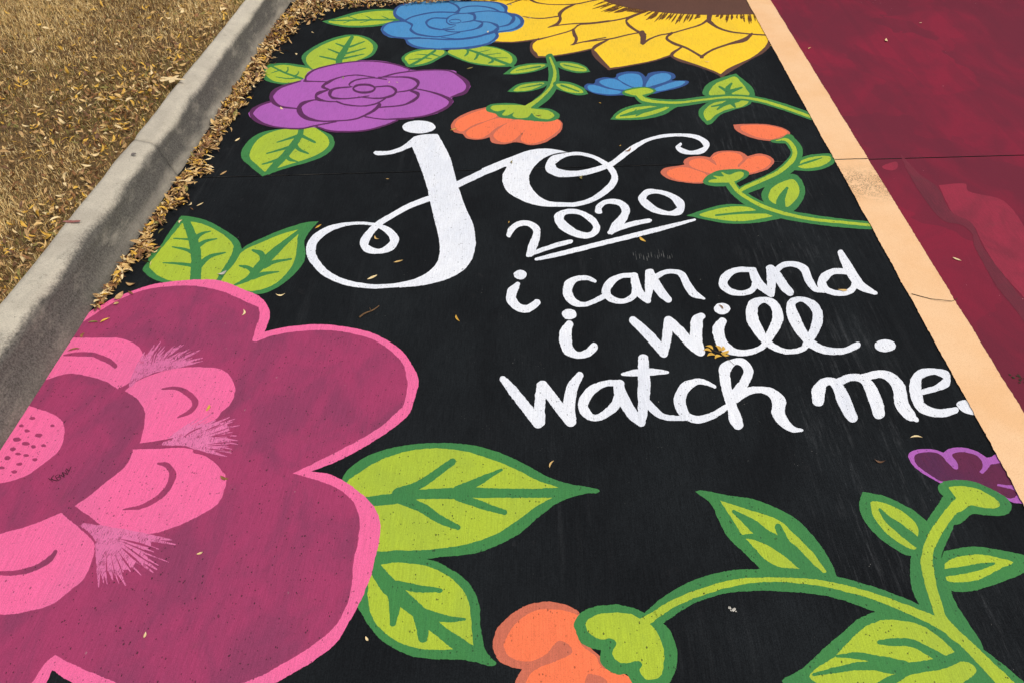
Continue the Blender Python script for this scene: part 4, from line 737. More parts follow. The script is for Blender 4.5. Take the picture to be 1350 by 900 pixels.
def beige_paint():
    b = NB('beige')
    f = b.noise(b.pos, 3.5, 4, 0.6)
    col = b.mix(b.rng(f, 0.35, 0.7), rgb(243, 201, 155), rgb(238, 190, 139))
    st = b.noise(b.pos, 380, 2, 0.7)
    col = b.mix(b.rng(st, 0.42, 0.7, 0, 0.4), col, rgb(205, 152, 106))
    # scuffed patch where the paint wore through beside the joint
    xyz = b.sep(b.pos)
    dy = b.math('ABSOLUTE', b.math('SUBTRACT', xyz[1], 2.80))
    patch = b.rng(dy, 0.02, 0.17, 1.0, 0.0)
    n1 = b.noise(b.pos, 170, 4, 0.75); n2 = b.noise(b.pos, 28, 3, 0.6)
    m = b.math('MULTIPLY', b.math('MULTIPLY', patch, b.rng(n2, 0.36, 0.52)), b.rng(n1, 0.46, 0.56))
    m = b.math('MAXIMUM', b.math('MULTIPLY', m, 0.75), b.math('MULTIPLY', b.rng(b.noise(b.pos, 230, 3, 0.7), 0.68, 0.76), b.rng(b.noise(b.pos, 6, 3), 0.5, 0.7, 0, 0.5)))
    col = b.mix(m, col, rgb(120, 96, 72))
    b.col(col); b.bump(b.math('ADD', b.math('MULTIPLY', st, 0.4), n1), 0.0010, 0.7)
    MAT['beige'] = b.m
beige_paint()
def concrete(name, c, c2, stain=False):
    b = NB(name)
    f = b.noise(b.pos, 7, 6, 0.65, 0.3)
    col = b.mix(b.rng(f, 0.35, 0.7), c, c2)
    g = b.noise(b.pos, 240, 4, 0.85)
    col = b.mix(b.rng(g, 0.45, 0.68, 0, 0.42), col, rgb(96, 90, 82))
    col = b.mix(b.rng(b.noise(b.pos, 310, 3, 0.8), 0.58, 0.7, 0, 0.4), col, rgb(226, 220, 208))
    v = b.vor(b.pos, 70); k = b.noise(b.pos, 30, 2)
    hole = b.math('LESS_THAN', v, b.rng(k, 0.55, 0.8, 0, 0.22, False))
    col = b.mix(b.math('MULTIPLY', hole, 0.8), col, rgb(52, 48, 46))
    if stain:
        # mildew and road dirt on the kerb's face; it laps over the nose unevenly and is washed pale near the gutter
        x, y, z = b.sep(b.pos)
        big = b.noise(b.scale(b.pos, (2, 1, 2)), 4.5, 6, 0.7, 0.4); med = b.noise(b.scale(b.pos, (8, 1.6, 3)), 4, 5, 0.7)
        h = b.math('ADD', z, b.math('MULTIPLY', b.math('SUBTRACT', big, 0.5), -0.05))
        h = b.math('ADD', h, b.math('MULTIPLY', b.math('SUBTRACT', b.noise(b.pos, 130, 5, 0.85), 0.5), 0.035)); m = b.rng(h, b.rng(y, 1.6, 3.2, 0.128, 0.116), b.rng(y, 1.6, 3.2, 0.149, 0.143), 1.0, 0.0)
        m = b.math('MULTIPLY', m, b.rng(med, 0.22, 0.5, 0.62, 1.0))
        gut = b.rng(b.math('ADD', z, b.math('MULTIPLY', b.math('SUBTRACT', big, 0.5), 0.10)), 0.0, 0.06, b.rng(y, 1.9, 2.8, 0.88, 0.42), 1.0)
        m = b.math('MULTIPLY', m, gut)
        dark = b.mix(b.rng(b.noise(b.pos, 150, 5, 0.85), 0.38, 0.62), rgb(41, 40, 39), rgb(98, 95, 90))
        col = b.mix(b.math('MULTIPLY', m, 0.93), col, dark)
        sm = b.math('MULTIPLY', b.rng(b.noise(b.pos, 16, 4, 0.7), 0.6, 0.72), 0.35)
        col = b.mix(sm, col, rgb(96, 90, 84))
    b.col(col); b.bump(b.math('SUBTRACT', b.math('ADD', g, b.math('MULTIPLY', f, 0.5)), b.math('MULTIPLY', hole, 0.8)), 0.003, 0.6)
    b.bsdf.inputs['Roughness'].default_value = 0.9
    MAT[name] = b.m
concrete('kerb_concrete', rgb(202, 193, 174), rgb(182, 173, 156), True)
concrete('pavement', rgb(150, 146, 138), rgb(128, 124, 118))
def plain(name, c, c2, sc=40, rough=0.85, transl=0.0, spec=0.25):
    b = NB(name); f = b.noise(b.pos, sc, 3, 0.6)
    b.col(b.mix(b.rng(f, 0.3, 0.7), c, c2)); b.bsdf.inputs['Roughness'].default_value = rough; b.bsdf.inputs['Specular IOR Level'].default_value = spec
    MAT[name] = b.m
plain('soil', rgb(84, 66, 42), rgb(114, 90, 58), 30)
plain('joint_dark', rgb(10, 9, 9), rgb(16, 14, 13), 60)
LEAFM = []
for i, (a, c) in enumerate([((222, 188, 124), (198, 158, 94)), ((200, 162, 108), (166, 130, 84)), ((150, 106, 62), (114, 76, 44)), ((238, 216, 168), (218, 186, 128)),
                            ((226, 182, 74), (196, 148, 58)), ((120, 84, 54), (90, 62, 42)), ((140, 132, 70), (120, 104, 52))]):
    plain('dry_leaf_%d' % i, rgb(*a), rgb(*c), 120, 0.6, spec=0.35); LEAFM.append(MAT['dry_leaf_%d' % i])
GRASSM = []
for i, (a, c) in enumerate([((240, 208, 142), (214, 178, 112)), ((214, 176, 112), (178, 142, 88)), ((250, 228, 172), (232, 202, 142)), ((142, 110, 68), (108, 82, 50)), ((138, 132, 68), (108, 104, 54))]):
    plain('dry_grass_%d' % i, rgb(*a), rgb(*c), 80, 0.8); GRASSM.append(MAT['dry_grass_%d' % i])
plain('faint_scuff', rgb(110, 110, 108), rgb(48, 50, 50), 300)
plain('dark_fleck', rgb(40, 34, 26), rgb(70, 58, 40), 200)
plain('pale_dropping', rgb(196, 192, 182), rgb(160, 156, 146), 200)
plain('twig_bark', rgb(120, 92, 62), rgb(86, 64, 44), 200)
plain('green_leaflet', rgb(150, 160, 84), rgb(124, 140, 66), 200)
# ---------------------------------------------------------------- object helpers
def tag(o, label=None, cat=None, group=None, kind=None):
    if label: o['label'] = label
    if cat: o['category'] = cat
    if group: o['group'] = group
    if kind: o['kind'] = kind
    return o
def link(name, me, mat=None, parent=None, loc=None):
    o = bpy.data.objects.new(name, me); COL.objects.link(o)
    if mat is not None and me is not None and not me.materials: me.materials.append(mat)
    if parent is not None: o.parent = parent
    if loc is not None: o.location = loc
    return o
def mesh(name, verts, faces, mat=None, smooth=False):
    me = bpy.data.meshes.new(name); me.from_pydata(verts, [], faces); me.update()
    if mat: me.materials.append(mat)
    if smooth: me.polygons.foreach_set('use_smooth', [True] * len(me.polygons))
    return me
# ---------------------------------------------------------------- pavement, joint, paint coats
JX, JY, JS = -1.319, 2.785, 0.078                       # saw joint across both stalls
def joint(x): return JY + JS * (x - JX)
FKX, FKY = -0.977, 4.790
def farfoot(x): return FKY + JS * (x - FKX)
def wob(p, f, a, s=0.0): return a * noise.noise(Vector((p[0] * f + s, p[1] * f, s)))
def coat(name, x0, x1, y0, mat, z, jag=(0, 0), gap=0.0034, label=None):
    """sheet from y0 to under the far kerb between x0 and x1, interrupted at the saw joint"""
    vs, fs = [], []
    def piece(ya, yb, n):
        base = len(vs)
        m = 40 if (x1 - x0) > .3 else 8
        for j in range(n + 1):
            for i in range(m + 1):
                u = i / m; x = x0 + (x1 - x0) * u; t = j / n
                a, b_ = ya(x), yb(x); y = a + (b_ - a) * t
                if i == 0: x += wob((0, y), 9, jag[0], 3) + wob((0, y), 70, jag[0] * .7, 5) + wob((0, y), 300, jag[0] * .6, 9)
                if i == m: x += wob((0, y), 9, jag[1], 13) + wob((0, y), 70, jag[1] * .7, 15) + wob((0, y), 300, jag[1] * .6, 19)
                if j in (0, n): y += wob((x, 0), 40, .0012, 7) * (1 if (j == n) == (yb is near_edge) or (j == 0 and ya is far_edge) else 0)
                vs.append((x, y, z))
        for j in range(n):
            for i in range(m):
                a = base + j * (m + 1) + i; fs.append((a, a + 1, a + m + 2, a + m + 1))
    near_edge = lambda x: joint(x) - gap; far_edge = lambda x: joint(x) + gap
    k = 500 if max(jag) > 0 else 6
    piece(lambda x: y0, near_edge, k); piece(far_edge, lambda x: farfoot(x) + .05, k)
    o = link(name, mesh(name, vs, fs, MAT[mat])); tag(o, kind='structure', label=label); return o
# ground sheet (soil/bed below everything), concrete slabs with the open joint
g = link('ground', mesh('ground', [(-90, -90, -.03), (90, -90, -.03), (90, 90, -.03), (-90, 90, -.03)], [(0, 1, 2, 3)], MAT['joint_dark'])); tag(g, kind='structure')
def slab(name, pts, z0, z1, mat):
    n = len(pts); vs = [(x, y, z0) for x, y in pts] + [(x, y, z1) for x, y in pts]
    fs = [tuple(range(n, 2 * n)), tuple(reversed(range(n)))] + [(i, (i + 1) % n, n + (i + 1) % n, n + i) for i in range(n)]
    me = mesh(name, vs, fs, MAT[mat]); me.materials.append(MAT['joint_dark'])
    for p in me.polygons[1:]: p.material_index = 1          # sawn faces packed with dirt
    o = link(name, me); tag(o, kind='structure'); return o
xa, xb = -1.55, 60
slab('pavement', [(xa, -60), (xb, -60), (xb, joint(xb) - .0037), (xa, joint(xa) - .0037)], -.12, 0, 'pavement')
slab('pavement', [(xa, joint(xa) + .0037), (xb, joint(xb) + .0037), (xb, farfoot(xb) + .1), (xa, farfoot(xa) + .1)], -.12, 0, 'pavement')
coat('black_stall', -1.42, 1.26, -.45, 'black', .0010)
coat('maroon_stall', 1.38, 4.05, -.45, 'maroon', .0010)
coat('beige_line', 1.252, 1.392, -.45, 'beige', .0046, (.003, .003))
coat('beige_line', 4.04, 4.18, -.45, 'beige', .0046, (.003, .003))
# ---------------------------------------------------------------- mural
def cr(p0, p1, p2, p3, t):
    return tuple(.5 * (2 * b_ + (c - a) * t + (2 * a - 5 * b_ + 4 * c - d) * t * t + (3 * b_ - a - 3 * c + d) * t ** 3) for a, b_, c, d in zip(p0, p1, p2, p3))
def step_at(y): return 0.0035 + 0.0022 * max(0, y - .8)
def smooth_closed(pts, sharp):
    out = []; n = len(pts)
    for i in range(n):
        p1, p2 = pts[i], pts[(i + 1) % n]
        p0 = pts[i - 1] if not sharp[i] else tuple(2 * a - b_ for a, b_ in zip(p1, p2))
        p3 = pts[(i + 2) % n] if not sharp[(i + 1) % n] else tuple(2 * a - b_ for a, b_ in zip(p2, p1))
        d = math.dist(p1, p2); k = max(1, int(d / step_at(p1[1])))
        if d > 2: k = 2
        for j in range(k): out.append(cr(p0, p1, p2, p3, j / k))
    return out
def rag(x, y, s):
    """ragged paint edge: hand wobble plus bristles that catch the broom lines"""
    return noise.noise(Vector((x * 45, y * 45, s))) * .0014 + noise.noise(Vector((x * 330, y * 90, s + 7))) * .0016
# coats go on in painting order; each is a fraction of a millimetre thick
STACK = {'painted_rose': 92, 'painted_tulip': 92, 'painted_sunflower': 0, 'painted_leaf': 0}
ZI = [0, .000008]; TN = [0]
def nextz():
    ZI[0] += 1; return .0014 + ZI[0] * ZI[1]
def fill(vs, z):
    """robust triangulation of an outline, even where its ragged edge nicks itself"""
    co, _, tri, *_ = delaunay_2d_cdt([Vector((v[0], v[1])) for v in vs], [], [list(range(len(vs)))], 1, 1e-6)
    bm = bmesh.new(); bv = [bm.verts.new((c.x, c.y, z)) for c in co]
    for t in tri:
        try: f = bm.faces.new([bv[i] for i in t])
        except ValueError: continue
        f.normal_update()
        if f.normal.z < 0: f.normal_flip()
    return bm
def build_poly(nums, origin, z):
    pts = [(a[0] / 1000, a[1] / 1000) for a in nums]; sharp = [len(a) > 2 for a in nums]
    sm = smooth_closed(pts, sharp); n = len(sm); vs = []
    for i, p in enumerate(sm):
        a, b_ = sm[i - 1], sm[(i + 1) % n]; dx, dy = b_[0] - a[0], b_[1] - a[1]; L = math.hypot(dx, dy) or 1
        r = rag(p[0], p[1], z * 9000)
        vs.append((p[0] - dy / L * r - origin[0], p[1] + dx / L * r - origin[1], z))
    return fill(vs, z)
def build_stroke(nums, origin, z):
    P_ = [(a[0] / 1000, a[1] / 1000, a[2] / 1000, a[3] / 1000) for a in nums]; n = len(P_)
    closed = n > 3 and math.dist(P_[0], P_[-1]) < .004
    sm = []
    for i in range(n - 1):
        p1, p2 = P_[i], P_[i + 1]
        p0 = P_[i - 1] if i > 0 else (P_[-2] if closed else tuple(2 * a - b_ for a, b_ in zip(p1, p2)))
        p3 = P_[i + 2] if i + 2 < n else (P_[1] if closed else tuple(2 * a - b_ for a, b_ in zip(p2, p1)))
        d = math.dist(((p1[0] + p1[2]) / 2, (p1[1] + p1[3]) / 2), ((p2[0] + p2[2]) / 2, (p2[1] + p2[3]) / 2)); k = max(2, int(d / step_at(p1[1])))
        for j in range(k): sm.append(cr(p0, p1, p2, p3, j / k))
    sm.append(P_[-1])
    if not closed:      # rounded brush ends
        def cap(e, q):
            cx, cy = (e[0] + e[2]) / 2, (e[1] + e[3]) / 2; hx, hy = (e[0] - e[2]) / 2, (e[1] - e[3]) / 2
            qx, qy = cx - (q[0] + q[2]) / 2, cy - (q[1] + q[3]) / 2; L = math.hypot(qx, qy) or 1
            r = min(math.hypot(hx, hy), .03); qx, qy = qx / L * r, qy / L * r
            o = []
            for t in (22, 42, 60, 75, 87):
                s_, c_ = math.sin(math.radians(t)), math.cos(math.radians(t)); c_ = max(c_, .08)
                o.append((cx + qx * s_ + hx * c_, cy + qy * s_ + hy * c_, cx + qx * s_ - hx * c_, cy + qy * s_ - hy * c_))
            return o
        sm = list(reversed(cap(sm[0], sm[min(3, len(sm) - 1)]))) + sm + cap(sm[-1], sm[max(-4, -len(sm))])
    bm = bmesh.new(); prev = None; m = len(sm)
    for i, e in enumerate(sm):
        hx, hy = e[0] - e[2], e[1] - e[3]; L = math.hypot(hx, hy) or 1
        a = rag(e[0], e[1], z * 9000); c = rag(e[2], e[3], z * 9000 + 3); s_ = min(1, L / .012)
        zz = z + ZI[1] * .9 * i / m
        l = bm.verts.new((e[0] + hx / L * a * s_ - origin[0], e[1] + hy / L * a * s_ - origin[1], zz)); r = bm.verts.new((e[2] - hx / L * c * s_ - origin[0], e[3] - hy / L * c * s_ - origin[1], zz))
        if prev: bm.faces.new((prev[0], prev[1], r, l))
        prev = (l, r)
    for f in bm.faces:
        f.normal_update()
        if f.normal.z < 0: f.normal_flip()
    return bm
thing = part = None; lines = DATA.strip().split('\n')
def centre(i):
    xs, ys = [], []
    for l in lines[i + 1:]:
        if l[0] == 'T': break
        for q in l.split('|')[3].split():
            v = [int(t) for t in q.split(',')]; xs.append(v[0] / 1000); ys.append(v[1] / 1000)
    return sum(xs) / len(xs), sum(ys) / len(ys)
for i, l in enumerate(lines):
    f = l.split('|')
    if f[0] == 'T':
        org = centre(i); thing = link(f[1], None, loc=(org[0], org[1], 0)); tag(thing, f[2], f[3], f[4] or None); part = None
        TN[0] += 1; ZI[0] = STACK.get(f[1], 0); ZI[1] = .000030 if f[3] == 'lettering' and 'scribbled' not in f[1] else .000008
        if 'giant' in f[2]: ZI[0] = 20
        if 'nearest painted' in f[2]: ZI[0] = 14
        if 'scribbled' in f[1]: ZI[0] = 180
        ZI[0] += TN[0] * .37          # neighbouring motifs never share one plane
        continue
    nums = [[int(t) for t in q.split(',')] for q in f[3].split()]
    z = nextz(); bm = build_poly(nums, org, z) if f[0][0] == 'p' else build_stroke(nums, org, z)
    me = bpy.data.meshes.new(f[1]); bm.to_mesh(me); bm.free(); me.materials.append(MAT[f[2]])
    lvl = int(f[0][1]); o = link(f[1], me, None, thing if lvl == 1 else part)
    if lvl == 1: part = o
# ---------------------------------------------------------------- kerbs
def kerb_profile():
    # (distance behind the foot, height): battered face, round nose, nearly flat top, back edge
    p = [(0, -.02), (.0, .0), (.012, .03), (.024, .06), (.036, .09)]
    for k in range(7):
        a = math.radians(20 + 70 * k / 6); p.append((.040 + .048 * (1 - math.cos(math.radians(90 * k / 6))), .104 + .046 * math.sin(math.radians(90 * k / 6))))
    p += [(.12, .153), (.165, .156), (.196, .157), (.206, .150), (.209, .135), (.21, -.02)]
    return p
def back(y): return .160 - .0125 * (min(max(y, 1), 5) - 1)
def kerb(a, b_, side, name='kerb', n=None, taper=False):
    """a,b: ends of the foot line; side: unit vector pointing behind the kerb"""
    L = math.dist(a, b_); n = n or max(2, int(L / .025)); pr = kerb_profile(); vs, fs = [], []; m = len(pr)
    for i in range(n + 1):
        t = i / n; x, y = a[0] + (b_[0] - a[0]) * t, a[1] + (b_[1] - a[1]) * t
        e = min(t, 1 - t) * L; rd = max(0, 1 - e / .006) * .0035
        bk = back(y) if taper else .15
        for k, (d, z) in enumerate(pr):
            if d > .088: d = .088 + (d - .088) * (bk - .088) / .122
            q = noise.noise(Vector((x * 7, y * 7, d * 30 + z * 30))) * .0025 + noise.noise(Vector((x * 40, y * 40, d * 60 + z * 60))) * .0010
            dd = d + (q if 0 < k < m - 1 else 0) + (rd if k < 12 else 0); zz = z + (q if k > 8 else 0) - (rd if k > 4 and k < m - 1 else 0)
            vs.append((x + side[0] * dd, y + side[1] * dd, zz))
    for i in range(n):
        for k in range(m - 1):
            fs.append((i * m + k, i * m + k + 1, (i + 1) * m + k + 1, (i + 1) * m + k))
    fs.append(tuple(range(m))); fs.append(tuple(reversed(range(n * m, n * m + m))))
    me = mesh(name, vs, fs, MAT['kerb_concrete'], True)
    bm = bmesh.new(); bm.from_mesh(me); bmesh.ops.recalc_face_normals(bm, faces=bm.faces[:]); bm.to_mesh(me); bm.free()
    o = link(name, me); return o
kj = 2.807
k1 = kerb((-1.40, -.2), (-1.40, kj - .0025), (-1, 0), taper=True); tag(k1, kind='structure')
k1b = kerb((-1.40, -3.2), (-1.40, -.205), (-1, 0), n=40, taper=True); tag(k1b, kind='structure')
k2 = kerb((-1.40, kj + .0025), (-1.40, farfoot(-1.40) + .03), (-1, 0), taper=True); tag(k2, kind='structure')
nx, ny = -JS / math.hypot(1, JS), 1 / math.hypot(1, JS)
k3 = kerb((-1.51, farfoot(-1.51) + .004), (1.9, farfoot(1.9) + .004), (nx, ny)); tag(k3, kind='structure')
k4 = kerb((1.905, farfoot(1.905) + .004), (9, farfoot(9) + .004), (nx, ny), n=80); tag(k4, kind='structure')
# ---------------------------------------------------------------- lawn
LZ = .128
def lawn_height(x, y): return LZ + .006 * noise.noise(Vector((x * 2.2, y * 2.2, 0))) + .003 * noise.noise(Vector((x * 9, y * 9, 2))) 
vs, fs = [], []
xs = [-60, -30, -15, -8] + [-6 + i * .08 for i in range(56)] + [-1.49]; ys = [-60, -20, -8, -4, -2] + [-1 + j * .1 for j in range(90)] + [10, 20, 60]
for y in ys:
    for x in xs: vs.append((x, y, lawn_height(x, y) if x > -7 else LZ))
m = len(xs)
for j in range(len(ys) - 1):
    for i in range(m - 1): fs.append((j * m + i, j * m + i + 1, (j + 1) * m + i + 1, (j + 1) * m + i))
o = link('lawn_soil', mesh('lawn_soil', vs, fs, MAT['soil'], True)); tag(o, kind='structure')
o = link('lawn_soil', mesh('lawn_soil', [(-1.7, farfoot(-1.7) + .2, .118), (60, farfoot(60) + .2, .118), (60, 90, .118), (-1.7, 90, .118)], [(0, 1, 2, 3)], MAT['soil'])); tag(o, kind='structure')
def big_mesh(name, V, Fidx, mats, matidx, smooth=False):
    me = bpy.data.meshes.new(name); nf, k = Fidx.shape
    me.vertices.add(len(V)); me.vertices.foreach_set('co', V.astype(np.float32).ravel())
    me.loops.add(nf * k); me.loops.foreach_set('vertex_index', Fidx.astype(np.int32).ravel())
    me.polygons.add(nf); me.polygons.foreach_set('loop_start', np.arange(0, nf * k, k, dtype=np.int32))
    me.polygons.foreach_set('loop_total', np.full(nf, k, dtype=np.int32)) if hasattr(me.polygons[0], 'loop_total') and False else None
    for mm in mats: me.materials.append(mm)
    me.polygons.foreach_set('material_index', matidx.astype(np.int32))
    if smooth: me.polygons.foreach_set('use_smooth', np.ones(nf, dtype=bool))
    me.update(calc_edges=True); me.validate(); return me
def matted_zone(x, y):
    """where the turf is matted, brown and full of leaves (a band across the lawn and a strip along the kerb)"""
    e = -1.5 - x; v = noise.noise(Vector((x * 1.3, y * 1.3, 4))) * .9 + noise.noise(Vector((x * 4, y * 4, 6))) * .4
    band = math.exp(-((y - 3.15 + .12 * (x + 2.4)) / .42) ** 2) * .7 - .15 + (.75 * math.exp(-(e / .17) ** 2))
    return v * .6 + band + max(0, 2.7 - y) * .35
def grass(n, x0, x1, y0, y1, name):
    x = rng.uniform(x0, x1, n); y = rng.uniform(y0, y1, n)
    # tufts: pull towards random centres
    nc = max(4, n // 40); cx = rng.uniform(x0, x1, nc); cy = rng.uniform(y0, y1, nc); ci = rng.integers(0, nc, n); tuft = rng.random(n) < .45
    x = np.where(tuft, cx[ci] + rng.normal(0, .018, n), x); y = np.where(tuft, cy[ci] + rng.normal(0, .018, n), y)
    x = np.minimum(x, -1.40 - (.160 - .0125 * (np.clip(y, 1, 5) - 1)) - .004 - .02 * rng.random(n)); zb = np.array([lawn_height(a, b_) for a, b_ in zip(x, y)]) - .004
    # patches: greener and browner zones
    pz = np.array([noise.noise(Vector((a * 1.7, b_ * 1.7, 5))) for a, b_ in zip(x, y)])
    pg = np.array([noise.noise(Vector((a * 1.1 + 9, b_ * 1.1, 8))) for a, b_ in zip(x, y)])
    L = rng.uniform(.016, .042, n) * (1 + .3 * pz) * np.where(np.array([matted_zone(a, b_) for a, b_ in zip(x, y)]) > .3, .7, 1); wd = rng.uniform(.0007, .0017, n)
    az = rng.uniform(0, 2 * np.pi, n); lean = rng.beta(2, 2.2, n) * 1.2
    dx, dy = np.cos(az), np.sin(az); px, py = -dy, dx
    V = np.zeros((n, 7, 3)); segs = [0, .4, .75, 1]
    for s, t in enumerate(segs):
        ang = lean * (.35 + .85 * t); r = L * t * np.sin(ang); h = L * t * np.cos(ang)
        ww = wd * (1 - t) ** .6
        bx, by, bz = x + dx * r, y + dy * r, zb + h
        if s < 3:
            V[:, 2 * s] = np.stack([bx + px * ww, by + py * ww, bz], 1); V[:, 2 * s + 1] = np.stack([bx - px * ww, by - py * ww, bz], 1)
        else: V[:, 6] = np.stack([bx, by, bz], 1)
    base = (np.arange(n) * 7)[:, None, None]
    T = np.array([[0, 1, 3], [0, 3, 2], [2, 3, 5], [2, 5, 4], [4, 5, 6]])[None]
    F_ = (base + T).reshape(-1, 3)
    u = rng.random(n); mi = np.select([u < .34, u < .60, u < .80, u < .93], [0, 1, 2, 3], 4)
    mi = np.where((pg > .12) & (rng.random(n) < .45), 4, mi); mi = np.where((pz < -.15) & (rng.random(n) < .4), 3, mi)
    zo = np.array([matted_zone(a, b_) for a, b_ in zip(x, y)]); uu = rng.random(n)
    mi = np.where((zo > .25) & (uu < .62), np.where(uu < .36, 3, np.where(uu < .50, 4, 1)), mi)
    me = big_mesh(name, V.reshape(-1, 3), F_, GRASSM, np.repeat(mi, 5)); o = link(name, me); tag(o, kind='stuff'); return o
o = grass(250000, -3.9, -1.50, 1.3, 5.6, 'dry_grass'); tag(o, 'short dry straw coloured lawn behind the kerb', 'grass')
o = grass(40000, -7.0, -1.50, -1.0, 9.0, 'dry_grass'); tag(o, 'thin scattering of dry grass across the wider lawn', 'grass')
# ---------------------------------------------------------------- leaves
def leaf_template(kind):
    """unit-length pointed leaflet, folded along the midrib and curled; returns verts (n,3), quads"""
    n = 6; V = []; curl = [.25, -.15, .6, .05, .9][kind]; fold = [.35, .2, .5, .7, .3][kind]; wmax = [.13, .16, .12, .10, .20][kind]; bend = [.0, .18, -.22, .12, -.05][kind]
    for i in range(n + 1):
        t = i / n; w_ = wmax * math.sin(math.pi * min(1, t * 1.02 + .0)) ** .8 if 0 < i < n else .008
        x_ = t - .5; z_ = curl * .25 * (1 - (2 * t - 1) ** 2) * -1 + curl * .25; y_ = bend * (2 * t - 1) ** 2
        V += [(x_, y_ - w_, z_ + w_ * fold), (x_, y_, z_), (x_, y_ + w_, z_ + w_ * fold)]
    F_ = []
    for i in range(n):
        a = i * 3; F_ += [(a, a + 1, a + 4, a + 3), (a + 1, a + 2, a + 5, a + 4)]
    return np.array(V), np.array(F_)
TEMPL = [leaf_template(k) for k in range(5)]
def rotm(n, tilt):
    yaw = rng.uniform(0, 2 * np.pi, n); p = rng.normal(0, tilt, n); r = rng.normal(0, tilt, n) + np.where(rng.random(n) < .3, np.pi, 0)
    cy_, sy_, cp, sp, cr_, sr = np.cos(yaw), np.sin(yaw), np.cos(p), np.sin(p), np.cos(r), np.sin(r)
    R = np.zeros((n, 3, 3))
    R[:, 0] = np.stack([cy_ * cp, cy_ * sp * sr - sy_ * cr_, cy_ * sp * cr_ + sy_ * sr], 1)
    R[:, 1] = np.stack([sy_ * cp, sy_ * sp * sr + cy_ * cr_, sy_ * sp * cr_ - cy_ * sr], 1)
    R[:, 2] = np.stack([-sp, cp * sr, cp * cr_], 1); return R
def leaf_mass(name, pos, size, tilt, weights):
    n = len(pos); R = rotm(n, tilt); k = rng.integers(0, 5, n); Vs, Fs, Ms = [], [], []; off = 0
    mi = rng.choice(len(LEAFM), n, p=weights)
    for kk in range(5):
        sel = np.where(k == kk)[0]; T, Q = TEMPL[kk]
        X = np.einsum('nij,vj->nvi', R[sel], T) * size[sel][:, None, None]
        X[:, :, 2] -= X[:, :, 2].min(axis=1)[:, None] * .8
        X += pos[sel][:, None, :]; Vs.append(X.reshape(-1, 3))
        Fs.append((off + (np.arange(len(sel)) * len(T))[:, None, None] + Q[None]).reshape(-1, 4)); Ms.append(np.repeat(mi[sel], len(Q))); off += len(sel) * len(T)
    me = big_mesh(name, np.concatenate(Vs), np.concatenate(Fs), LEAFM, np.concatenate(Ms)); o = link(name, me); tag(o, kind='stuff'); return o
# gutter drift: width grows towards the far corner, then runs along the far kerb
def drift_edge(y):
    return np.interp(y, [1.95, 2.03, 2.35, 2.67, 3.0, 3.46, 3.8, 4.13, 4.395, 4.55, 4.69], [.02, .045, .085, .112, .105, .125, .115, .128, .185, .30, .52])
def gutter(n):
    y = 1.96 + (4.86 - 1.96) * rng.random(n) ** .9; wv = drift_edge(np.minimum(y, 4.69))
    inner = np.where(y < 3.3, .022, .0) * rng.random(n) ** .3 * 1.1
    lump = np.array([.78 + .75 * noise.noise(Vector((0, a * 9, 3))) for a in y])
    d = inner + (wv * lump - inner) * rng.beta(1.25, 1.35, n)
    d = np.where(rng.random(n) < .05, d + rng.random(n) ** 2 * .09, d); d = np.maximum(d, .006); x = -1.40 + d; prof = np.sin(np.pi * np.clip(d / (wv + .01), 0, 1))
    z = .004 + rng.random(n) * .020 * prof; return np.stack([x, y, z], 1)
pos = gutter(2600); keep = pos[:, 1] < farfoot(pos[:, 0]) - .01; pos = pos[keep]
sz = rng.uniform(.014, .044, len(pos))
WL = [.20, .21, .21, .12, .08, .15, .03]
o = leaf_mass('leaf_litter', pos, sz, .38, WL); tag(o, 'drift of dry leaflets lying in the gutter along the kerb', 'leaf litter')
n = 1500; x = -1.36 + 2.1 * rng.random(n) ** 1.5; d = rng.random(n) ** 1.6 * np.interp(x, [-1.4, -.9, -.4, .1, .8], [.25, .12, .045, .03, .015])
pos = np.stack([x, farfoot(x) - .008 - d, .007 + .014 * rng.random(n)], 1)
o = leaf_mass('leaf_litter', pos, rng.uniform(.016, .034, n), .4, WL); tag(o, 'thin line of dry leaflets swept against the far kerb', 'leaf litter')
n = 15000; x = rng.uniform(-3.9, -1.55, n); y = rng.uniform(1.4, 5.5, n)
# more leaves near the kerb
x = np.where(rng.random(n) < .35, -1.55 - rng.gamma(1.6, .16, n), x)
zo = np.array([matted_zone(a, b_) for a, b_ in zip(x, y)]); kp = (rng.random(n) < .30 + .8 * np.clip(zo, 0, 1)) & (x < -1.40 - .16)
x, y = x[kp], y[kp]; n = len(x)
pos = np.stack([x, y, np.array([lawn_height(a, b_) for a, b_ in zip(x, y)]) + rng.uniform(.000, .026, n)], 1)
o = leaf_mass('lawn_leaf_litter', pos, rng.uniform(.012, .038, n), .5, [.19, .19, .20, .09, .17, .11, .05]); tag(o, 'dry yellow and brown leaflets caught all through the lawn', 'leaf litter')
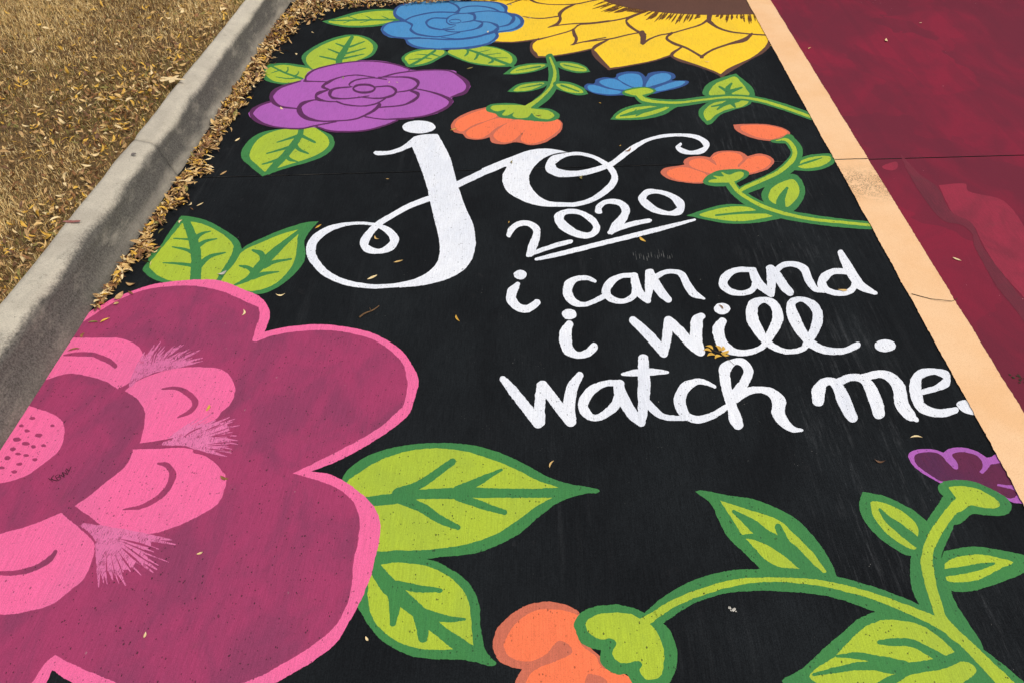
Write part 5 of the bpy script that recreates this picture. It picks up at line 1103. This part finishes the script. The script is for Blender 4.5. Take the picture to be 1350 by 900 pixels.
# single leaves on the paint
def leaf_me(kind, mat, size):
    T, Q = TEMPL[kind]; return mesh('leaflet', [tuple(v * size) for v in T], [tuple(int(i) for i in q) for q in Q], mat, True)
LEAFLIST = []
for ln in LEAVES.strip().split('\n'):
    a, lab = ln.split('|'); xx, yy = [int(v) / 1000 for v in a.split(',')]
    r = random.Random(int(xx * 7919) + int(yy * 104729)); L_ = r.uniform(.025, .036)
    if 'tiny' in lab or 'seed' in lab: L_ = .013
    if 'bud scale' in lab: L_ = .015
    if 'lying across' in lab: L_ = .036
    if 'thin' in lab: L_ = .038
    mat = MAT['pale_dropping'] if 'white' in lab else LEAFM[3] if ('bud scale' in lab or 'pale' in lab or 'cream' in lab) else LEAFM[4] if ('yellow' in lab or 'amber' in lab) else MAT['green_leaflet'] if 'green' in lab else LEAFM[6] if 'olive' in lab else LEAFM[5] if 'dark brown' in lab else LEAFM[2] if ('brown' in lab or 'rusty' in lab) else LEAFM[0]
    kind = 4 if ('seed' in lab or 'bud' in lab or 'round' in lab or 'scrap' in lab) else r.choice([0, 1, 2, 3])
    me = leaf_me(kind, mat, L_)
    nm = 'seed' if 'seed' in lab else 'twig_bit' if 'twig' in lab else 'paper_scrap' if 'scrap' in lab else 'bud_scale' if 'bud scale' in lab else 'fallen_leaflet'
    o = link(nm, me, None, None, (xx, yy, .0030)); o.rotation_euler = (r.uniform(-.15, .15), r.uniform(-.12, .12), r.uniform(0, 6.28))
    tag(o, lab, nm.replace('_', ' '), 'loose leaflets lying on the painted stalls' if nm == 'fallen_leaflet' else None)
# larger leaves lying on top of the drift and on the lawn, one object each
VAR = [leaf_me(k, m_, 1.0) for k in range(5) for m_ in (LEAFM[0], LEAFM[3], LEAFM[4], LEAFM[1])]
r = random.Random(5)
for i in range(110):
    y = r.uniform(2.1, 4.6); dd = r.uniform(.3, .9) * float(drift_edge(y)); s = r.uniform(.028, .04)
    o = link('fallen_leaflet', r.choice(VAR), None, None, (-1.40 + dd + .01, y, .022 + .008 * r.random())); o.scale = (s, s, s); o.rotation_euler = (r.gauss(0, .35), r.gauss(0, .3), r.uniform(0, 6.28))
    tag(o, 'one of many curled tan leaflets on top of the gutter drift by the kerb', 'fallen leaf', 'leaflets on top of the gutter drift')
for i in range(130):
    y = r.uniform(1.9, 4.9); x = -1.58 - r.random() ** 1.2 * 1.7; s = r.uniform(.026, .042)
    o = link('fallen_leaflet', r.choice(VAR), None, None, (x, y, lawn_height(x, y) + .026)); o.scale = (s, s, s); o.rotation_euler = (r.gauss(0, .3), r.gauss(0, .3), r.uniform(0, 6.28))
    tag(o, 'one of many pale curled leaflets lying on the dry lawn behind the kerb', 'fallen leaf', 'leaflets on the dry lawn')
# twig, stem, compound leaf, dropping, splat
def tube(pts, r0, r1, seg=6):
    vs, fs = [], []; n = len(pts)
    for i, p in enumerate(pts):
        a, b_ = pts[max(0, i - 1)], pts[min(n - 1, i + 1)]; d = (Vector(b_) - Vector(a)).normalized(); u = d.cross(Vector((0, 0, 1))).normalized(); v = u.cross(d); rr = r0 + (r1 - r0) * i / (n - 1)
        for k in range(seg):
            q = Vector(p) + u * math.cos(k * 2 * math.pi / seg) * rr + v * math.sin(k * 2 * math.pi / seg) * rr; vs.append(tuple(q))
    for i in range(n - 1):
        for k in range(seg): fs.append((i * seg + k, i * seg + (k + 1) % seg, (i + 1) * seg + (k + 1) % seg, (i + 1) * seg + k))
    fs.append(tuple(reversed(range(seg)))); fs.append(tuple(range((n - 1) * seg, n * seg))); return vs, fs
tw = [(-.531 + .054 * t, 1.939 + .058 * t + .004 * math.sin(t * 7), .0050 + .001 * math.sin(t * 5)) for t in [0, .2, .4, .6, .8, 1]]
org = tw[0]; t_ = link('twig', None, loc=(org[0], org[1], 0)); tag(t_, 'short brown twig on black paint above the giant magenta flower', 'twig')
for nm, pts, a, b_ in (('shoot', tw, .0030, .0016), ('side_bud', [tw[3], (tw[3][0] - .004, tw[3][1] + .006, .015)], .0014, .0006), ('side_bud', [tw[1], (tw[1][0] + .006, tw[1][1] + .001, .008)], .0014, .0006)):
    v, f = tube([(p[0] - org[0], p[1] - org[1], p[2]) for p in pts], a, b_); link(nm, mesh(nm, v, f, MAT['twig_bark'], True), None, t_)
st = [(1.261, 2.100), (1.285, 2.088), (1.315, 2.074), (1.335, 2.066), (1.358, 2.062), (1.378, 2.064), (1.395, 2.073), (1.402, 2.080)]
v, f = tube([(a - 1.33, b_ - 2.07, .0065 + (.004 if 2 < i < 5 else 0)) for i, (a, b_) in enumerate(st)], .0011, .0009)
o = link('leaf_stalk', mesh('leaf_stalk', v, f, MAT['dark_fleck'], True), None, None, (1.33, 2.07, 0)); tag(o, 'thin dark curved leaf stalk lying across the beige line', 'twig')
c_ = link('compound_leaf', None, loc=(.585, 1.80, 0)); tag(c_, 'small amber compound leaf with a stalk on the lettering between will and watch', 'fallen leaf')
v, f = tube([(-.02, .012, .005), (0, 0, .006), (.018, -.022, .0045), (.034, -.05, .004)], .0007, .0005); link('stalk', mesh('stalk', v, f, MAT['twig_bark'], True), None, c_)
for (dx, dy, a) in ((-.034, .016, 2.9), (-.024, .030, 2.5), (-.010, -.012, 3.6), (-.028, -.004, 3.3), (.014, .020, 1.0), (.020, .004, .4), (.002, .026, 1.9), (.012, -.008, -.5)):
    o = link('leaflet', leaf_me(1, LEAFM[4], .026), None, c_, (dx, dy, .0040)); o.rotation_euler = (0, 0, a); o.scale = (1, 1.4, 1)
def blob(name, loc, n, spread, size, mat, label, cat, seed):
    r = random.Random(seed); bm = bmesh.new()
    for i in range(n):
        d = (r.gauss(0, spread), r.gauss(0, spread)); s = size * r.uniform(.5, 1.2)
        q = bmesh.ops.create_icosphere(bm, subdivisions=1, radius=s)['verts']
        for v in q: v.co = Vector((v.co.x * r.uniform(.7, 1.3) + d[0], v.co.y * r.uniform(.7, 1.3) + d[1], max(0, v.co.z * .3)))
    me = bpy.data.meshes.new(name); bm.to_mesh(me); bm.free(); me.materials.append(mat); o = link(name, me, None, None, loc); tag(o, label, cat); return o
blob('bird_dropping', (.47, .952, .0018), 5, .0035, .0035, MAT['pale_dropping'], 'pale grey bird dropping on black paint below the arching painted stem', 'bird dropping', 2)
blob('squashed_berry', (1.446, 1.715, .0018), 12, .012, .0045, MAT['dark_fleck'], 'dark squashed berry on the maroon paint at the right edge', 'berry', 3)
# dry white scuffs below the year
sc_ = link('paint_scuff', None, loc=(.437, 2.30, 0)); tag(sc_, 'faint white brush scuff of short upright ticks under the year underline', 'paint mark')
r = random.Random(8)
for i in range(16):
    x = -.066 + .0088 * i + r.uniform(-.003, .003); y0 = r.uniform(-.035, .0); h = r.uniform(.015, .05)
    bm = bmesh.new(); w_ = r.uniform(.0006, .0016); q = [bm.verts.new(c) for c in ((x - w_, y0, .0018), (x + w_, y0, .0018), (x + w_ * .5, y0 + h, .0018), (x - w_ * .5, y0 + h, .0018))]
    bm.faces.new(q); me = bpy.data.meshes.new('brush_tick'); bm.to_mesh(me); bm.free(); me.materials.append(MAT['faint_scuff']); link('brush_tick', me, None, sc_)

# small marks on the kerb and a lobed leaf behind it
def flat(name, pts, z, mat, label, cat):
    cx = sum(p[0] for p in pts) / len(pts); cy = sum(p[1] for p in pts) / len(pts)
    sm = smooth_closed(pts, [False] * len(pts)) if len(pts) > 4 else pts
    bm = fill([(p[0] - cx + rag(p[0], p[1], 4), p[1] - cy + rag(p[0], p[1], 6)) for p in sm], 0)
    me = bpy.data.meshes.new(name); bm.to_mesh(me); bm.free(); me.materials.append(mat); o = link(name, me, None, None, (cx, cy, z)); tag(o, label, cat); return o
plain('red_chalk', rgb(140, 84, 78), rgb(160, 110, 100), 160)
plain('old_gum', rgb(96, 88, 84), rgb(120, 112, 106), 120)
flat('red_mark', [(KM['red'][0] - .03, KM['red'][1] - .004), (KM['red'][0], KM['red'][1] - .008), (KM['red'][0] + .028, KM['red'][1] - .002), (KM['red'][0] + .026, KM['red'][1] + .007), (KM['red'][0] - .02, KM['red'][1] + .005)], .1605, MAT['red_chalk'], 'faded red chalk mark on top of the kerb', 'paint mark')
flat('chewing_gum', [(KM['gum'][0] + .010 * math.cos(a), KM['gum'][1] + .009 * math.sin(a)) for a in (0, 1, 2, 3, 4, 5.2)], .1600, MAT['old_gum'], 'dark flattened gum spot on top of the kerb near its joint', 'stain')
lob = []
for k in range(40):
    a = k / 40 * 2 * math.pi; rr_ = .032 + .014 * math.cos(5 * a) + .006 * math.cos(9 * a + 1); lob.append((KM['oak'][0] + rr_ * 1.25 * math.cos(a), KM['oak'][1] + rr_ * .8 * math.sin(a)))
o = flat('lobed_leaf', lob, .175, LEAFM[3], 'large pale lobed leaf on the lawn edge right behind the kerb', 'fallen leaf')
